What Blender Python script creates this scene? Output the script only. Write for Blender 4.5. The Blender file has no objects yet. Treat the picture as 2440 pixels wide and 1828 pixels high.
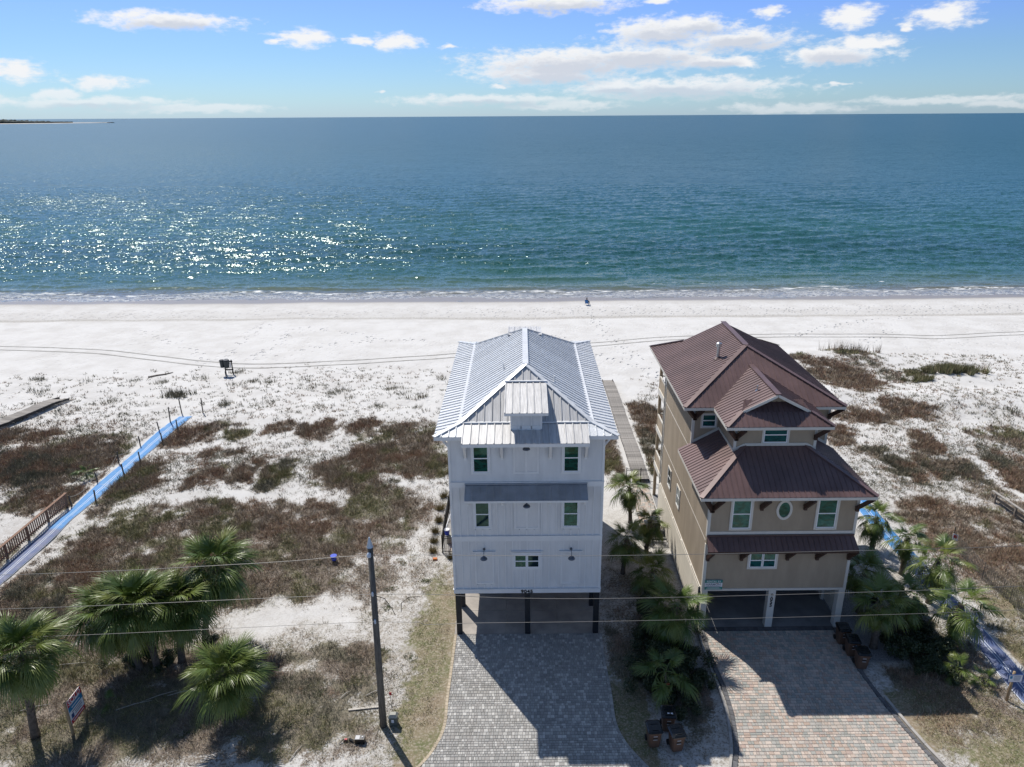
import bpy, bmesh, math, random
import numpy as np
from mathutils import Vector, Matrix, Euler
R = math.radians
scene = bpy.context.scene
COL = scene.collection

# ------------------------------------------------------------------ camera
cam_d = bpy.data.cameras.new('camera')
cam = bpy.data.objects.new('camera', cam_d); COL.objects.link(cam)
cam_d.sensor_width = 36.0
cam_d.lens = 25.70
cam_d.shift_x = -0.0131
cam_d.clip_start = 0.5
cam_d.clip_end = 120000
cam.matrix_world = (Matrix.Translation((0, 0, 27.5)) @ Matrix.Rotation(R(-0.25), 4, 'Z')
                    @ Matrix.Rotation(R(90 - 20.11), 4, 'X') @ Matrix.Rotation(R(-0.36), 4, 'Z'))
scene.camera = cam

# ------------------------------------------------------------------ exposure
vs = scene.view_settings
vs.view_transform = 'Standard'; vs.look = 'None'; vs.exposure = 0.0; vs.gamma = 1.0; vs.use_curve_mapping = False
scene.cycles.use_denoising = True
scene.cycles.max_bounces = 5
scene.cycles.diffuse_bounces = 2
scene.cycles.glossy_bounces = 2
scene.cycles.transparent_max_bounces = 8
scene.cycles.caustics_reflective = False
scene.cycles.caustics_refractive = False

# ------------------------------------------------------------------ node helpers
class NT:
    def __init__(s, tree): s.t = tree; s.n = tree.nodes; s.l = tree.links
    def new(s, typ, **kw):
        nd = s.n.new(typ)
        for k, v in kw.items():
            if k == 'inp':
                for i, val in v.items():
                    if hasattr(val, 'is_linked') or isinstance(val, bpy.types.NodeSocket): s.l.new(val, nd.inputs[i])
                    else: nd.inputs[i].default_value = val
            else: setattr(nd, k, v)
        return nd
    def math(s, op, a, b=None, c=None, clamp=False):
        nd = s.n.new('ShaderNodeMath'); nd.operation = op; nd.use_clamp = clamp
        for i, v in enumerate((a, b, c)):
            if v is None: continue
            if isinstance(v, bpy.types.NodeSocket): s.l.new(v, nd.inputs[i])
            else: nd.inputs[i].default_value = v
        return nd.outputs[0]
    def vmath(s, op, a, b=None, c=None, out=0):
        nd = s.n.new('ShaderNodeVectorMath'); nd.operation = op
        for i, v in enumerate((a, b, c)):
            if v is None: continue
            if isinstance(v, bpy.types.NodeSocket): s.l.new(v, nd.inputs[i])
            else: nd.inputs[i].default_value = v
        return nd.outputs[out]
    def mix(s, f, a, b, blend='MIX'):
        nd = s.n.new('ShaderNodeMix'); nd.data_type = 'RGBA'; nd.blend_type = blend
        for i, v in ((0, f), (6, a), (7, b)):
            if isinstance(v, bpy.types.NodeSocket): s.l.new(v, nd.inputs[i])
            else: nd.inputs[i].default_value = v if i == 0 or len(v) == 4 else (*v, 1)
        return nd.outputs[2]
    def ramp(s, f, stops, interp='LINEAR'):
        nd = s.n.new('ShaderNodeValToRGB'); cr = nd.color_ramp; cr.interpolation = interp
        while len(cr.elements) < len(stops): cr.elements.new(0.5)
        for e, (p, c) in zip(cr.elements, stops):
            e.position = p; e.color = c if len(c) == 4 else (*c, 1)
        s.l.new(f, nd.inputs[0]); return nd.outputs[0]
    def sstep(s, x, a, b):
        nd = s.n.new('ShaderNodeMapRange'); nd.interpolation_type = 'SMOOTHSTEP'
        s.l.new(x, nd.inputs[0]); nd.inputs[1].default_value = a; nd.inputs[2].default_value = b
        nd.inputs[3].default_value = 0; nd.inputs[4].default_value = 1; return nd.outputs[0]
    def noise(s, vec, scale, detail=4, rough=0.55, dim='3D', dist=0.0, out=0):
        nd = s.n.new('ShaderNodeTexNoise'); nd.noise_dimensions = dim
        if vec is not None: s.l.new(vec, nd.inputs['Vector'])
        nd.inputs['Scale'].default_value = scale; nd.inputs['Detail'].default_value = detail
        nd.inputs['Roughness'].default_value = rough; nd.inputs['Distortion'].default_value = dist
        return nd.outputs[out]

# ------------------------------------------------------------------ sky and sun
SKY_STRENGTH = 0.095
SUN_AZ, SUN_EL = R(-32.4), R(52.4)          # left of the view towards the sea, high
world = bpy.data.worlds.new('World'); scene.world = world; world.use_nodes = True
w = NT(world.node_tree); w.n.clear()
sky = w.new('ShaderNodeTexSky', sky_type='NISHITA')
sky.sun_disc = False; sky.sun_elevation = SUN_EL; sky.sun_rotation = SUN_AZ % (2 * math.pi)
sky.altitude = 30; sky.air_density = 1.0; sky.dust_density = 0.25; sky.ozone_density = 3.0
tc = w.new('ShaderNodeTexCoord').outputs['Generated']
dirn = w.vmath('NORMALIZE', tc)
sx = w.new('ShaderNodeSeparateXYZ', inp={0: dirn})
az = w.math('MULTIPLY', w.math('ARCTAN2', sx.outputs[0], sx.outputs[1]), 180 / math.pi)
el = w.math('MULTIPLY', w.math('ARCSINE', sx.outputs[2]), 180 / math.pi)
# clear-air grade: low sky keeps a clean blue that pales towards the horizon, all the way round
grade = w.ramp(w.math('MULTIPLY', el, 1 / 40.0, clamp=True),
               [(0.0, (0.60, 0.86, 1.36)), (0.03, (0.61, 0.87, 1.27)), (0.10, (0.61, 0.84, 1.22)), (0.19, (0.66, 0.83, 1.45)), (0.40, (0.85, 0.90, 1.10)), (1.0, (1.02, 0.98, 0.92))])
base = w.mix(1.0, sky.outputs[0], grade, 'MULTIPLY')
# clouds: (azimuth, elevation, half width, half height) in degrees
CLOUDS = [(-23.38, 5.87, 3.57, 0.49), (-14.67, 5.11, 1.68, 0.47), (-16.77, 4.86, 0.69, 0.15), (-8.70, 4.92, 1.41, 0.45), (-11.16, 4.90, 0.72, 0.26), (-32.45, 2.83, 1.52, 0.56), (-27.88, 2.15, 1.80, 0.35), (-30.43, 1.43, 0.87, 0.27), (-29.03, 0.99, 4.87, 0.32), (-22.93, 0.61, 4.01, 0.26), (2.71, 7.34, 4.38, 0.52), (9.40, 7.37, 0.72, 0.20), (9.79, 5.47, 3.16, 0.73), (14.96, 4.82, 3.57, 0.68), (12.06, 5.81, 2.54, 0.52), (3.35, 3.54, 5.97, 0.82), (8.41, 3.89, 5.23, 0.76), (1.85, 2.86, 4.53, 0.69), (13.09, 3.54, 2.55, 0.48), (11.47, 1.79, 6.85, 0.61), (7.30, 1.98, 3.28, 0.39), (15.65, 3.35, 1.39, 0.37), (-2.74, 1.11, 5.52, 0.31), (3.08, 0.68, 3.36, 0.26), (17.00, 6.46, 0.97, 0.30), (22.30, 5.94, 1.51, 0.61), (25.62, 5.17, 0.53, 0.19), (27.65, 5.77, 1.72, 0.61), (21.57, 3.72, 2.82, 0.56), (23.29, 4.29, 1.75, 0.45), (19.02, 0.38, 4.04, 0.27), (28.49, 0.81, 4.99, 0.23), (31.99, 0.51, 2.17, 0.24), (22.07, 1.89, 0.52, 0.10), (-5.04, 4.54, 0.65, 0.14), (-1.66, 2.04, 0.55, 0.11), (-10.10, 1.64, 0.41, 0.08)]
crd = w.new('ShaderNodeCombineXYZ', inp={0: az, 1: el, 2: 0.0}).outputs[0]
wn = w.noise(w.vmath('MULTIPLY', crd, (0.45, 1.15, 1)), 1.0, 3, 0.55, '2D', 0, out=1)
c2 = w.vmath('ADD', crd, w.vmath('MULTIPLY_ADD', wn, (2.6, 0.7, 0), (-1.3, -0.35, 0)))
def cloud_field(lst, de, da, wide):
    m = None
    for (a, e, wa, we) in lst:
        wa, we = wa * wide, we * wide
        ln = w.vmath('LENGTH', w.vmath('MULTIPLY_ADD', c2, (1 / wa, 1 / we, 0), (-(a + da) / wa, -(e - de) / we, 0)), out=1)
        m = ln if m is None else w.math('SMOOTH_MIN', m, ln, 0.25)
    return m
m1 = cloud_field(CLOUDS, 0, 0, 1.18)
m2 = cloud_field([c for c in CLOUDS if c[2] * c[3] > 1.2], 0.34, 0.3, 1.1)
nd_ = w.noise(w.vmath('MULTIPLY', crd, (0.8, 2.0, 1)), 1.1, 7, 0.62, '2D')
dens = w.math('ADD', m1, w.math('MULTIPLY', w.math('SUBTRACT', nd_, 0.5), 1.7))
cov = w.math('SUBTRACT', 1.0, w.sstep(dens, 0.38, 1.34))
low = w.sstep(el, -0.4, 3.2)                       # far clouds sink into the haze
cov = w.math('MULTIPLY', cov, w.math('MULTIPLY_ADD', low, 0.62, 0.38))
under = w.math('SUBTRACT', 1.0, w.sstep(w.math('ADD', m2, w.math('MULTIPLY', w.math('SUBTRACT', nd_, 0.5), 0.9)), 0.25, 1.05))
ccol = w.mix(w.math('MULTIPLY', under, 0.9), (9.6, 9.7, 9.9), (6.4, 6.9, 7.9))
bg_front = w.new('ShaderNodeBackground', inp={0: w.mix(cov, base, ccol), 1: SKY_STRENGTH})
# scattered fair-weather cloud over the rest of the dome
pl = w.vmath('SCALE', dirn, None); pln = pl.node
w.l.new(w.math('DIVIDE', 1.0, w.math('ADD', w.math('MAXIMUM', sx.outputs[2], 0.0), 0.12)), pln.inputs[3])
big = w.noise(pl, 1.6, 4, 0.6, '3D')
fade = w.math('MAXIMUM', w.sstep(el, 10.0, 14.0), w.math('MULTIPLY', w.sstep(w.math('ABSOLUTE', az), 46.0, 56.0), w.sstep(el, 0.5, 3.0)))
upper = w.math('MULTIPLY', w.sstep(big, 0.56, 0.72), fade)
bg_rest = w.new('ShaderNodeBackground', inp={0: w.mix(w.math('MULTIPLY', upper, 0.85), base, (8.6, 8.8, 9.2)), 1: SKY_STRENGTH})
front = w.math('MULTIPLY', w.math('MULTIPLY', w.math('GREATER_THAN', el, -1.0), w.math('LESS_THAN', el, 9.8)), w.math('LESS_THAN', w.math('ABSOLUTE', az), 46.0))
mxs = w.new('ShaderNodeMixShader', inp={0: front}); w.l.new(bg_rest.outputs[0], mxs.inputs[1]); w.l.new(bg_front.outputs[0], mxs.inputs[2])
w.l.new(mxs.outputs[0], w.new('ShaderNodeOutputWorld').inputs[0])

sun_d = bpy.data.lights.new('sun', 'SUN'); sun_d.energy = 4.6; sun_d.angle = R(0.55); sun_d.color = (1.0, 0.95, 0.88)
sun = bpy.data.objects.new('sun', sun_d); COL.objects.link(sun)
sdir = Vector((math.sin(SUN_AZ) * math.cos(SUN_EL), math.cos(SUN_AZ) * math.cos(SUN_EL), math.sin(SUN_EL)))
sun.rotation_euler = sdir.to_track_quat('Z', 'Y').to_euler(); sun.location = sdir * 200

# ------------------------------------------------------------------ materials
MATS = {}
def mat(name, col, rough=0.6, metal=0.0, spec=0.5, var=0.0, vscale=3.0, bump=0.0, bscale=20.0, col2=None, rnd=0.0, coord='Object', stretch=None):
    m = bpy.data.materials.new(name); m.use_nodes = True; t = NT(m.node_tree)
    b = t.n['Principled BSDF']
    b.inputs['Roughness'].default_value = rough; b.inputs['Metallic'].default_value = metal
    b.inputs['Specular IOR Level'].default_value = spec
    c = None
    tcn = t.new('ShaderNodeTexCoord').outputs[coord]
    if stretch: tcn = t.vmath('MULTIPLY', tcn, stretch)
    cc = (*col, 1)
    if var > 0 or col2:
        nz = t.noise(tcn, vscale, 6, 0.6)
        k2 = col2 or tuple(max(0, x * (1 - var)) for x in col)
        k1 = col if col2 else tuple(min(1, x * (1 + var * 0.6)) for x in col)
        c = t.mix(t.sstep(nz, 0.3, 0.7), k1, k2)
    if rnd > 0:
        oi = t.new('ShaderNodeObjectInfo').outputs['Random']
        f = t.math('MULTIPLY_ADD', oi, 2 * rnd, 1 - rnd)
        c = t.mix(1.0, c if c is not None else cc, t.new('ShaderNodeCombineColor', inp={0: f, 1: f, 2: f}).outputs[0], 'MULTIPLY')
    if c is not None: t.l.new(c, b.inputs['Base Color'])
    else: b.inputs['Base Color'].default_value = cc
    if bump > 0:
        bn = t.new('ShaderNodeBump', inp={0: bump, 1: 0.02, 2: t.noise(tcn, bscale, 5, 0.6)}) if False else t.new('ShaderNodeBump')
        bn.inputs['Strength'].default_value = bump; bn.inputs['Distance'].default_value = 0.02
        t.l.new(t.noise(tcn, bscale, 5, 0.6), bn.inputs['Height']); t.l.new(bn.outputs[0], b.inputs['Normal'])
    MATS[name] = m; return m

# ------------------------------------------------------------------ object helpers
def tag(o, label=None, cat=None, group=None, kind=None):
    if label: o['label'] = label
    if cat: o['category'] = cat
    if group: o['group'] = group
    if kind: o['kind'] = kind
    return o
def empty(name, loc=(0, 0, 0), label=None, cat=None, group=None, parent=None):
    o = bpy.data.objects.new(name, None); COL.objects.link(o); o.location = loc
    o.empty_display_size = 0.3
    if parent: o.parent = parent
    return tag(o, label, cat, group)
def origin(o):
    v = Vector((0, 0, 0))
    while o: v += o.location; o = o.parent
    return v
def link(name, me, parent=None, loc=(0, 0, 0)):
    o = bpy.data.objects.new(name, me); COL.objects.link(o); o.location = loc
    if parent: o.parent = parent
    return o
def copy_tree(o, parent=None):
    c = o.copy(); COL.objects.link(c); c.parent = parent
    for ch in list(o.children): copy_tree(ch, c)
    return c
class MB:
    """collects boxes, bars, tubes and prisms (world coordinates) into one mesh"""
    def __init__(s): s.v = []; s.f = []
    def add(s, vs, fs):
        k = len(s.v); s.v += [tuple(p) for p in vs]; s.f += [tuple(i + k for i in f) for f in fs]; return s
    def box(s, x0, x1, y0, y1, z0, z1):
        return s.add([(x0, y0, z0), (x1, y0, z0), (x1, y1, z0), (x0, y1, z0), (x0, y0, z1), (x1, y0, z1), (x1, y1, z1), (x0, y1, z1)],
                     [(0, 3, 2, 1), (4, 5, 6, 7), (0, 1, 5, 4), (1, 2, 6, 5), (2, 3, 7, 6), (3, 0, 4, 7)])
    def cbox(s, x0, x1, y0, y1, z0, z1, b=0.02):      # chamfered top edges
        return s.add([(x0, y0, z0), (x1, y0, z0), (x1, y1, z0), (x0, y1, z0), (x0, y0, z1 - b), (x1, y0, z1 - b), (x1, y1, z1 - b), (x0, y1, z1 - b),
                      (x0 + b, y0 + b, z1), (x1 - b, y0 + b, z1), (x1 - b, y1 - b, z1), (x0 + b, y1 - b, z1)],
                     [(0, 1, 5, 4), (1, 2, 6, 5), (2, 3, 7, 6), (3, 0, 4, 7), (4, 5, 9, 8), (5, 6, 10, 9), (6, 7, 11, 10), (7, 4, 8, 11), (8, 9, 10, 11)])
    def bar(s, p, q, w, h=None, up=(0, 0, 1)):
        p, q = Vector(p), Vector(q); h = h or w; d = (q - p).normalized(); u = Vector(up)
        if abs(d.dot(u)) > 0.98: u = Vector((0, 1, 0))
        a = d.cross(u).normalized() * (w / 2); b = a.cross(d).normalized() * (h / 2)
        return s.add([p - a - b, p + a - b, p + a + b, p - a + b, q - a - b, q + a - b, q + a + b, q - a + b],
                     [(0, 3, 2, 1), (4, 5, 6, 7), (0, 1, 5, 4), (1, 2, 6, 5), (2, 3, 7, 6), (3, 0, 4, 7)])
    def tube(s, pts, r, n=8, cap=True):
        pts = [Vector(p) for p in pts]; rs = r if isinstance(r, (list, tuple)) else [r] * len(pts)
        k = len(s.v); ref = None
        for i, p in enumerate(pts):
            d = (pts[min(i + 1, len(pts) - 1)] - pts[max(i - 1, 0)]).normalized()
            if ref is None: ref = Vector((1, 0, 0)) if abs(d.x) < 0.9 else Vector((0, 1, 0))
            a = (ref - d * ref.dot(d)).normalized(); b = d.cross(a); ref = a
            for j in range(n):
                t = 2 * math.pi * j / n; s.v.append(tuple(p + (a * math.cos(t) + b * math.sin(t)) * rs[i]))
        for i in range(len(pts) - 1):
            for j in range(n):
                j2 = (j + 1) % n; s.f.append((k + i * n + j, k + i * n + j2, k + (i + 1) * n + j2, k + (i + 1) * n + j))
        if cap:
            s.f.append(tuple(k + j for j in reversed(range(n)))); s.f.append(tuple(k + (len(pts) - 1) * n + j for j in range(n)))
        return s
    def lathe(s, c, prof, n=16):        # prof: list of (r, z)
        k = len(s.v); c = Vector(c)
        for r, z in prof:
            for j in range(n):
                t = 2 * math.pi * j / n; s.v.append((c.x + r * math.cos(t), c.y + r * math.sin(t), c.z + z))
        for i in range(len(prof) - 1):
            for j in range(n):
                j2 = (j + 1) % n; s.f.append((k + i * n + j, k + i * n + j2, k + (i + 1) * n + j2, k + (i + 1) * n + j))
        s.f.append(tuple(k + j for j in reversed(range(n)))); s.f.append(tuple(k + (len(prof) - 1) * n + j for j in range(n)))
        return s
    def slab(s, poly, off):              # polygon + thickness vector
        n = len(poly); off = Vector(off); P = [Vector(p) for p in poly]
        fs = [tuple(range(n)), tuple(n + i for i in reversed(range(n)))]
        for i in range(n): j = (i + 1) % n; fs.append((j, i, n + i, n + j))
        return s.add(P + [p + off for p in P], fs)
    def build(s, name, m=None, parent=None, smooth=False, loc=None, raw=False):
        o0 = Vector((0, 0, 0)) if raw else origin(parent) if parent else Vector(loc if loc else (0, 0, 0))
        me = bpy.data.meshes.new(name)
        me.from_pydata([tuple(Vector(p) - o0) for p in s.v], [], s.f); me.validate()
        bm = bmesh.new(); bm.from_mesh(me); bmesh.ops.recalc_face_normals(bm, faces=bm.faces); bm.to_mesh(me); bm.free()
        if m: me.materials.append(MATS[m] if isinstance(m, str) else m)
        if smooth:
            me.polygons.foreach_set('use_smooth', [True] * len(me.polygons))
        return link(name, me, parent, (0, 0, 0) if parent else tuple(o0))
def text(name, body, size, m, parent, p, rot, extr=0.008, off=0.0, spacing=1.0, align='CENTER'):
    c = bpy.data.curves.new(name, 'FONT'); c.body = body; c.size = size; c.extrude = extr; c.offset = off
    c.align_x = align; c.align_y = 'CENTER'; c.space_character = spacing
    o = bpy.data.objects.new(name, c); COL.objects.link(o)
    bpy.context.view_layer.update()
    me = bpy.data.meshes.new_from_object(o.evaluated_get(bpy.context.evaluated_depsgraph_get()))
    me.name = name; me.materials.clear(); me.materials.append(MATS[m]); bpy.data.objects.remove(o); bpy.data.curves.remove(c)
    o = link(name, me, parent, Vector(p) - (origin(parent) if parent else Vector((0, 0, 0)))); o.rotation_euler = rot
    return o
# fast mesh from numpy
def np_mesh(name, V, F, m, cols=None, smooth=False):
    me = bpy.data.meshes.new(name); n = len(V); k = F.shape[1]
    me.vertices.add(n); me.vertices.foreach_set('co', np.ascontiguousarray(V, dtype=np.float32).ravel())
    me.loops.add(F.size); me.loops.foreach_set('vertex_index', np.ascontiguousarray(F, dtype=np.int32).ravel())
    me.polygons.add(len(F)); me.polygons.foreach_set('loop_start', np.arange(0, F.size, k, dtype=np.int32))
    me.polygons.foreach_set('loop_total', np.full(len(F), k, dtype=np.int32))
    if smooth: me.polygons.foreach_set('use_smooth', np.ones(len(F), dtype=bool))
    me.update(calc_edges=True)
    if cols is not None:
        at = me.color_attributes.new('Col', 'FLOAT_COLOR', 'POINT')
        c4 = np.ones((n, 4), dtype=np.float32); c4[:, :3] = cols; at.data.foreach_set('color', c4.ravel())
    me.materials.append(MATS[m] if isinstance(m, str) else m); return me
# value noise on arrays
def vnoise(x, y, seed=0):
    xi = np.floor(x).astype(np.int64); yi = np.floor(y).astype(np.int64); fx = x - xi; fy = y - yi
    fx = fx * fx * (3 - 2 * fx); fy = fy * fy * (3 - 2 * fy)
    def h(a, b):
        n = (a * 374761393 + b * 668265263 + seed * 974711) & 0x7fffffff
        n = ((n ^ (n >> 13)) * 1274126177) & 0x7fffffff
        return ((n ^ (n >> 16)) & 0xffff) / 65535.0
    return (h(xi, yi) * (1 - fx) + h(xi + 1, yi) * fx) * (1 - fy) + (h(xi, yi + 1) * (1 - fx) + h(xi + 1, yi + 1) * fx) * fy
def fbm(x, y, seed=0, o=4):
    s = 0; a = 0.5; t = 0
    for i in range(o):
        s = s + a * vnoise(x * 2 ** i + 17.3 * i, y * 2 ** i - 9.1 * i, seed + i); t += a; a *= 0.55
    return s / t
# ================================================================== terrain, sea, vegetation cover
rng = np.random.default_rng(7)
VEG=[(7.6,31.5,1.7,4.6,.95,3),(21.3,32.6,2.2,4.2,.85,3),(-11,47,4.5,4,.62,0),(-13,43,4,3,.7,0),(-17,38.5,6,2.2,.8,0),(-27,42,8,4,.85,0),(-22,29.5,14,5,.72,2),(-12.5,27.5,5.5,3.2,.75,2),(-30,36,12,6,.8,0),(-10.5,31,3.5,2.2,.8,3),(-10,41,4,6,.42,0),(-20,56,18,7,.20,3),(-45,58,14,10,.30,3),(40,60,16,12,.22,3),(33,40,6,7,.65,0),(30,30,8,6,.5,2),(44,48,10,8,.7,0),(22,28.2,3.5,2.6,.55,0),(6.0,36,1.8,5,.35,3),(-45.6,61.6,3.3,2.4,0.9,1),(-38.5,57.7,4,4.6,1,0),(-40.1,54.8,3.3,3.1,1,3),(-36.7,50.1,3.7,2.1,0.9,0),(-43,55.4,1.4,4.7,0.8,1),(-31.5,61.7,2.4,2.5,1,1),(-31.6,53,2.4,4.4,1,0),(-31.6,48.4,1.3,1.6,0.8,3),(-29.3,63.1,1.2,1.2,0.7,2),(-26.4,62.1,1.6,1.6,0.9,2),(-22.4,63.1,1.3,1.3,1,1),(-19.1,62.3,1.6,2.4,1,1),(-15.1,62.8,1.6,2,0.9,1),(-10.7,60.7,4,3.1,1,0),(-13.3,57.4,1.5,1.5,1,1),(-11.4,57,2.2,2.1,0.9,0),(-13.9,53.6,3,3,1,0),(-8.7,55.8,2.1,3.2,0.9,0),(-7.2,54.9,1.4,2.2,0.8,2),(-19.9,53.3,1.2,2.7,0.95,2),(-22.5,55.1,0.8,1.6,1,1),(-25.5,53.3,1.2,1.9,0.95,0),(-22.9,52.7,1.6,1.3,0.9,1),(-26.9,52.2,0.7,1,0.9,1),(-27,58,0.7,1.4,0.9,1),(-24.6,58,0.9,0.9,0.6,3),(-24.9,55.9,4.3,4.8,0.28,3),(-21.8,45.8,4.5,3.8,1,0),(-16.7,46.7,4.6,3.1,1,0),(-17.5,41.9,7.3,3,1,0),(-12.6,49.1,2.2,2.6,0.85,0),(-10.2,49.7,1.6,2.6,0.6,2),(-11.8,43.8,2.6,2.7,0.8,0),(-9.3,44.3,1.5,2.7,0.45,0),(-27.8,46.3,1.8,2.3,0.9,0),(-29,44.2,3.2,3.2,1,0),(-30.1,42,2.5,2,0.9,1),(-30.1,38.8,2.6,1.6,1,3),(-26.7,39.2,2.7,2.2,1,0),(-27.6,35.6,3.9,2.7,0.95,3),(-22.1,33.3,3.5,2.4,0.9,0),(-26.2,32,2.5,1.9,0.85,2),(-18,38.6,2.1,1.7,0.8,0),(-12.9,39.1,2.4,1.2,0.55,0),(-9.9,39.8,1.9,1.8,0.4,0),(-17.1,31.3,2.7,1.9,0.9,0),(-13.3,31.2,2,1.2,0.9,3),(-10.1,31.4,2.5,1.3,1,3),(-8.9,32.4,1.6,1,0.9,0),(-10.9,29.6,1.9,1,0.9,2),(-8.3,29.6,1.3,1.2,0.7,2),(-12.3,28.6,1.9,1.4,0.75,2),(-9.5,27.4,2.4,1.2,0.7,2),(-18.6,28.4,3.3,1.6,0.7,2),(-22.8,28.4,2.5,1.6,0.7,2),(-15.1,27.3,2.4,1,0.5,0),(-19.5,26.1,3.1,0.7,0.3,0),(33.8,82.2,1.3,2.6,0.9,0),(40.1,85.5,2.6,2.1,0.7,2),(35.6,76.4,3.3,5.8,1,1),(32.8,64.4,3.3,2,1,1),(37.5,65.9,2.3,2.3,1,1),(28.9,60.5,1.6,2.2,0.9,1),(35.5,58.6,1.2,2.4,1,1),(33.8,55.3,1,1.3,0.9,0),(34.2,53.3,1.2,1.6,0.95,3),(31.1,53.8,1.6,2.4,0.75,3),(36.2,53,1.6,2.3,0.75,3),(42.9,60.3,2.6,2.2,0.9,0),(39.9,53.8,1.6,4.1,0.7,3),(43.8,58.5,1.1,2.6,0.9,0),(29.8,47.3,2.4,1.7,1,1),(30.7,51.3,6.5,5.5,0.22,3),(32.7,45.8,2.7,2.3,0.7,0),(30.2,43.1,3.4,2.1,0.8,0),(32.1,41.6,2.2,2.5,0.9,0),(29.3,44.2,1.7,1.4,0.9,1),(30.2,57,1.4,1.7,0.5,3),(41,76.7,1.9,2.8,0.4,3),(39.9,81.8,2.9,3.5,0.4,3),(29.8,37.1,1.5,2.5,0.6,0),(49,78.4,2.9,2.6,1,2),(43.7,77.1,1.3,1.6,0.8,2),(52.7,84.5,7.4,11,0.1,3),(11.9,65,1.7,4.3,1,1),(10.7,60.1,1.5,3.6,0.95,3),(11.2,54.9,1,1.9,0.8,0),(7.6,57.9,1.2,5.9,0.9,0),(8.7,65,0.8,4.1,0.7,0),(7.7,53.5,1,2.2,0.6,2),(20.9,29.6,2.6,1.7,0.6,0),(24.5,32,1.4,1.3,0.5,3),(24.9,30.1,1.3,1.2,0.4,2),(20.2,27.3,3,1,0.4,0),(19.4,30.7,1.8,1.2,0.7,3),(5.2,32.4,1.4,3,0.5,3),(6.7,30.4,2,2.1,0.5,3),(6.1,36.6,1.3,2.4,0.3,0),(-41.5,74.9,19.2,6.4,0.045,3),(-21.9,74.7,14.9,7.8,0.07,3),(-22.6,67.2,13.7,3.3,0.12,3),(-47,67.8,5.9,3.9,0.12,3),(14.1,73.2,1.8,4.1,0.1,3)]
BARE = [(-19.6,49.9,8.1,1.1,1),(-17.7,51.7,1.0,1.0,0.8),(-14.9,35.6,2.9,2.4,1),(-11.3,35.9,2.4,2.1,1),(-7.5,42.5,0.5,4.5,0.7),(37.7,52.1,0.8,6.3,1),(42.3,62.3,1.2,3.9,0.8),(-11.0,25.4,5.8,0.6,0.7),(6.2,27.3,1.8,1.5,0.6),(21.1,25.6,1.7,0.9,0.8),(-25.7,49.8,2.3,1.3,0.7),(-32.0,43.0,1.0,4.0,0.8),(25.5,40,1.2,14,1)]
MOUNDS = [(36,84,9,5,0.9),(44,68,9,4,0.8),(31,70,7,5,0.6),(48,76,5,3,0.7),(36,60,6,4,0.45),(52,62,7,6,0.5),(-25,66,10,4,0.35),(-42,57,7,6,0.4),(-15,62,8,4,0.4),(-11,53,6,5,0.35),(-26,53,6,4,0.3),(-60,62,9,7,0.6),(62,70,9,8,0.7)]
FOOT = [[(-38.8,85.2),(-42.1,90.7),(-54.6,101.7)],[(-36.8,85.6),(-38.4,98.6),(-38.1,106.7)],[(-33.5,86.4),(-32.7,101.0),(-31.6,103.7)],[(-30.7,87.3),(-25.0,93.9),(-14.0,95.9)],[(-31.6,103.7),(-19.9,96.8),(-13.9,95.4)],[(5.0,97.3),(9.3,88.2),(12.8,82.4)],[(37.8,96.2),(47.3,103.8),(62.0,109.3)],[(10.6,118.0),(11.6,99.6),(14.5,84.1),(16,74)],[(41.2,89.3),(45.3,92.5),(50.9,98.3)]]
TRACKS = [[(-95,96),(-69.0,92.8),(-53.7,90.0),(-38.0,84.5),(-31.4,83.2),(-22.7,84.4),(-12.7,86.4),(-7.6,87.7),(8.6,92.0),(20.3,95.3),(32.1,96.4),(49.1,95.8),(57.2,94.9),(69.3,96.7),(95,99)]]
def base_z(y):
    return np.where(y < 70, 0.0, np.where(y < 109, -1.7 * (np.clip(y - 70, 0, None) / 39) ** 1.2,
                    np.where(y < 126, -1.7 - 0.7 * (y - 109) / 17, -2.4 - 0.06 * (y - 126))))
def gz(x, y):
    x = np.asarray(x, float); y = np.asarray(y, float)
    z = base_z(y)
    for (cx, cy, rx, ry, h) in MOUNDS:
        z = z + h * np.exp(-((x - cx) / rx) ** 2 - ((y - cy) / ry) ** 2)
    lot = np.clip((np.abs(x - 7) - 12.5) / 3, 0, 1); lot = np.maximum(lot, np.clip((y - 51) / 4, 0, 1))
    beach = np.clip((84 - y) / 12, 0, 1)
    z = z + (fbm(x * 0.16, y * 0.16, 3) - 0.5) * 0.5 * lot * (0.25 + 0.75 * beach) * np.clip((118 - y) / 10, 0, 1)
    z = z + (fbm(x * 0.9, y * 0.9, 5) - 0.5) * 0.10 * lot * beach - 0.02
    # berm step
    z = z - 0.16 * (0.5 + 0.5 * np.tanh((y - 109 - 1.2 * (fbm(x * 0.05, x * 0, 9) - 0.5) * 4) / 0.8)) * np.clip((126 - y) / 8, 0, 1)
    return z
def gz1(x, y): return float(gz(np.array([x]), np.array([y]))[0])
def soft(d, edge=0.35): return np.clip((1 - d) / edge, 0, 1)
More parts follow.
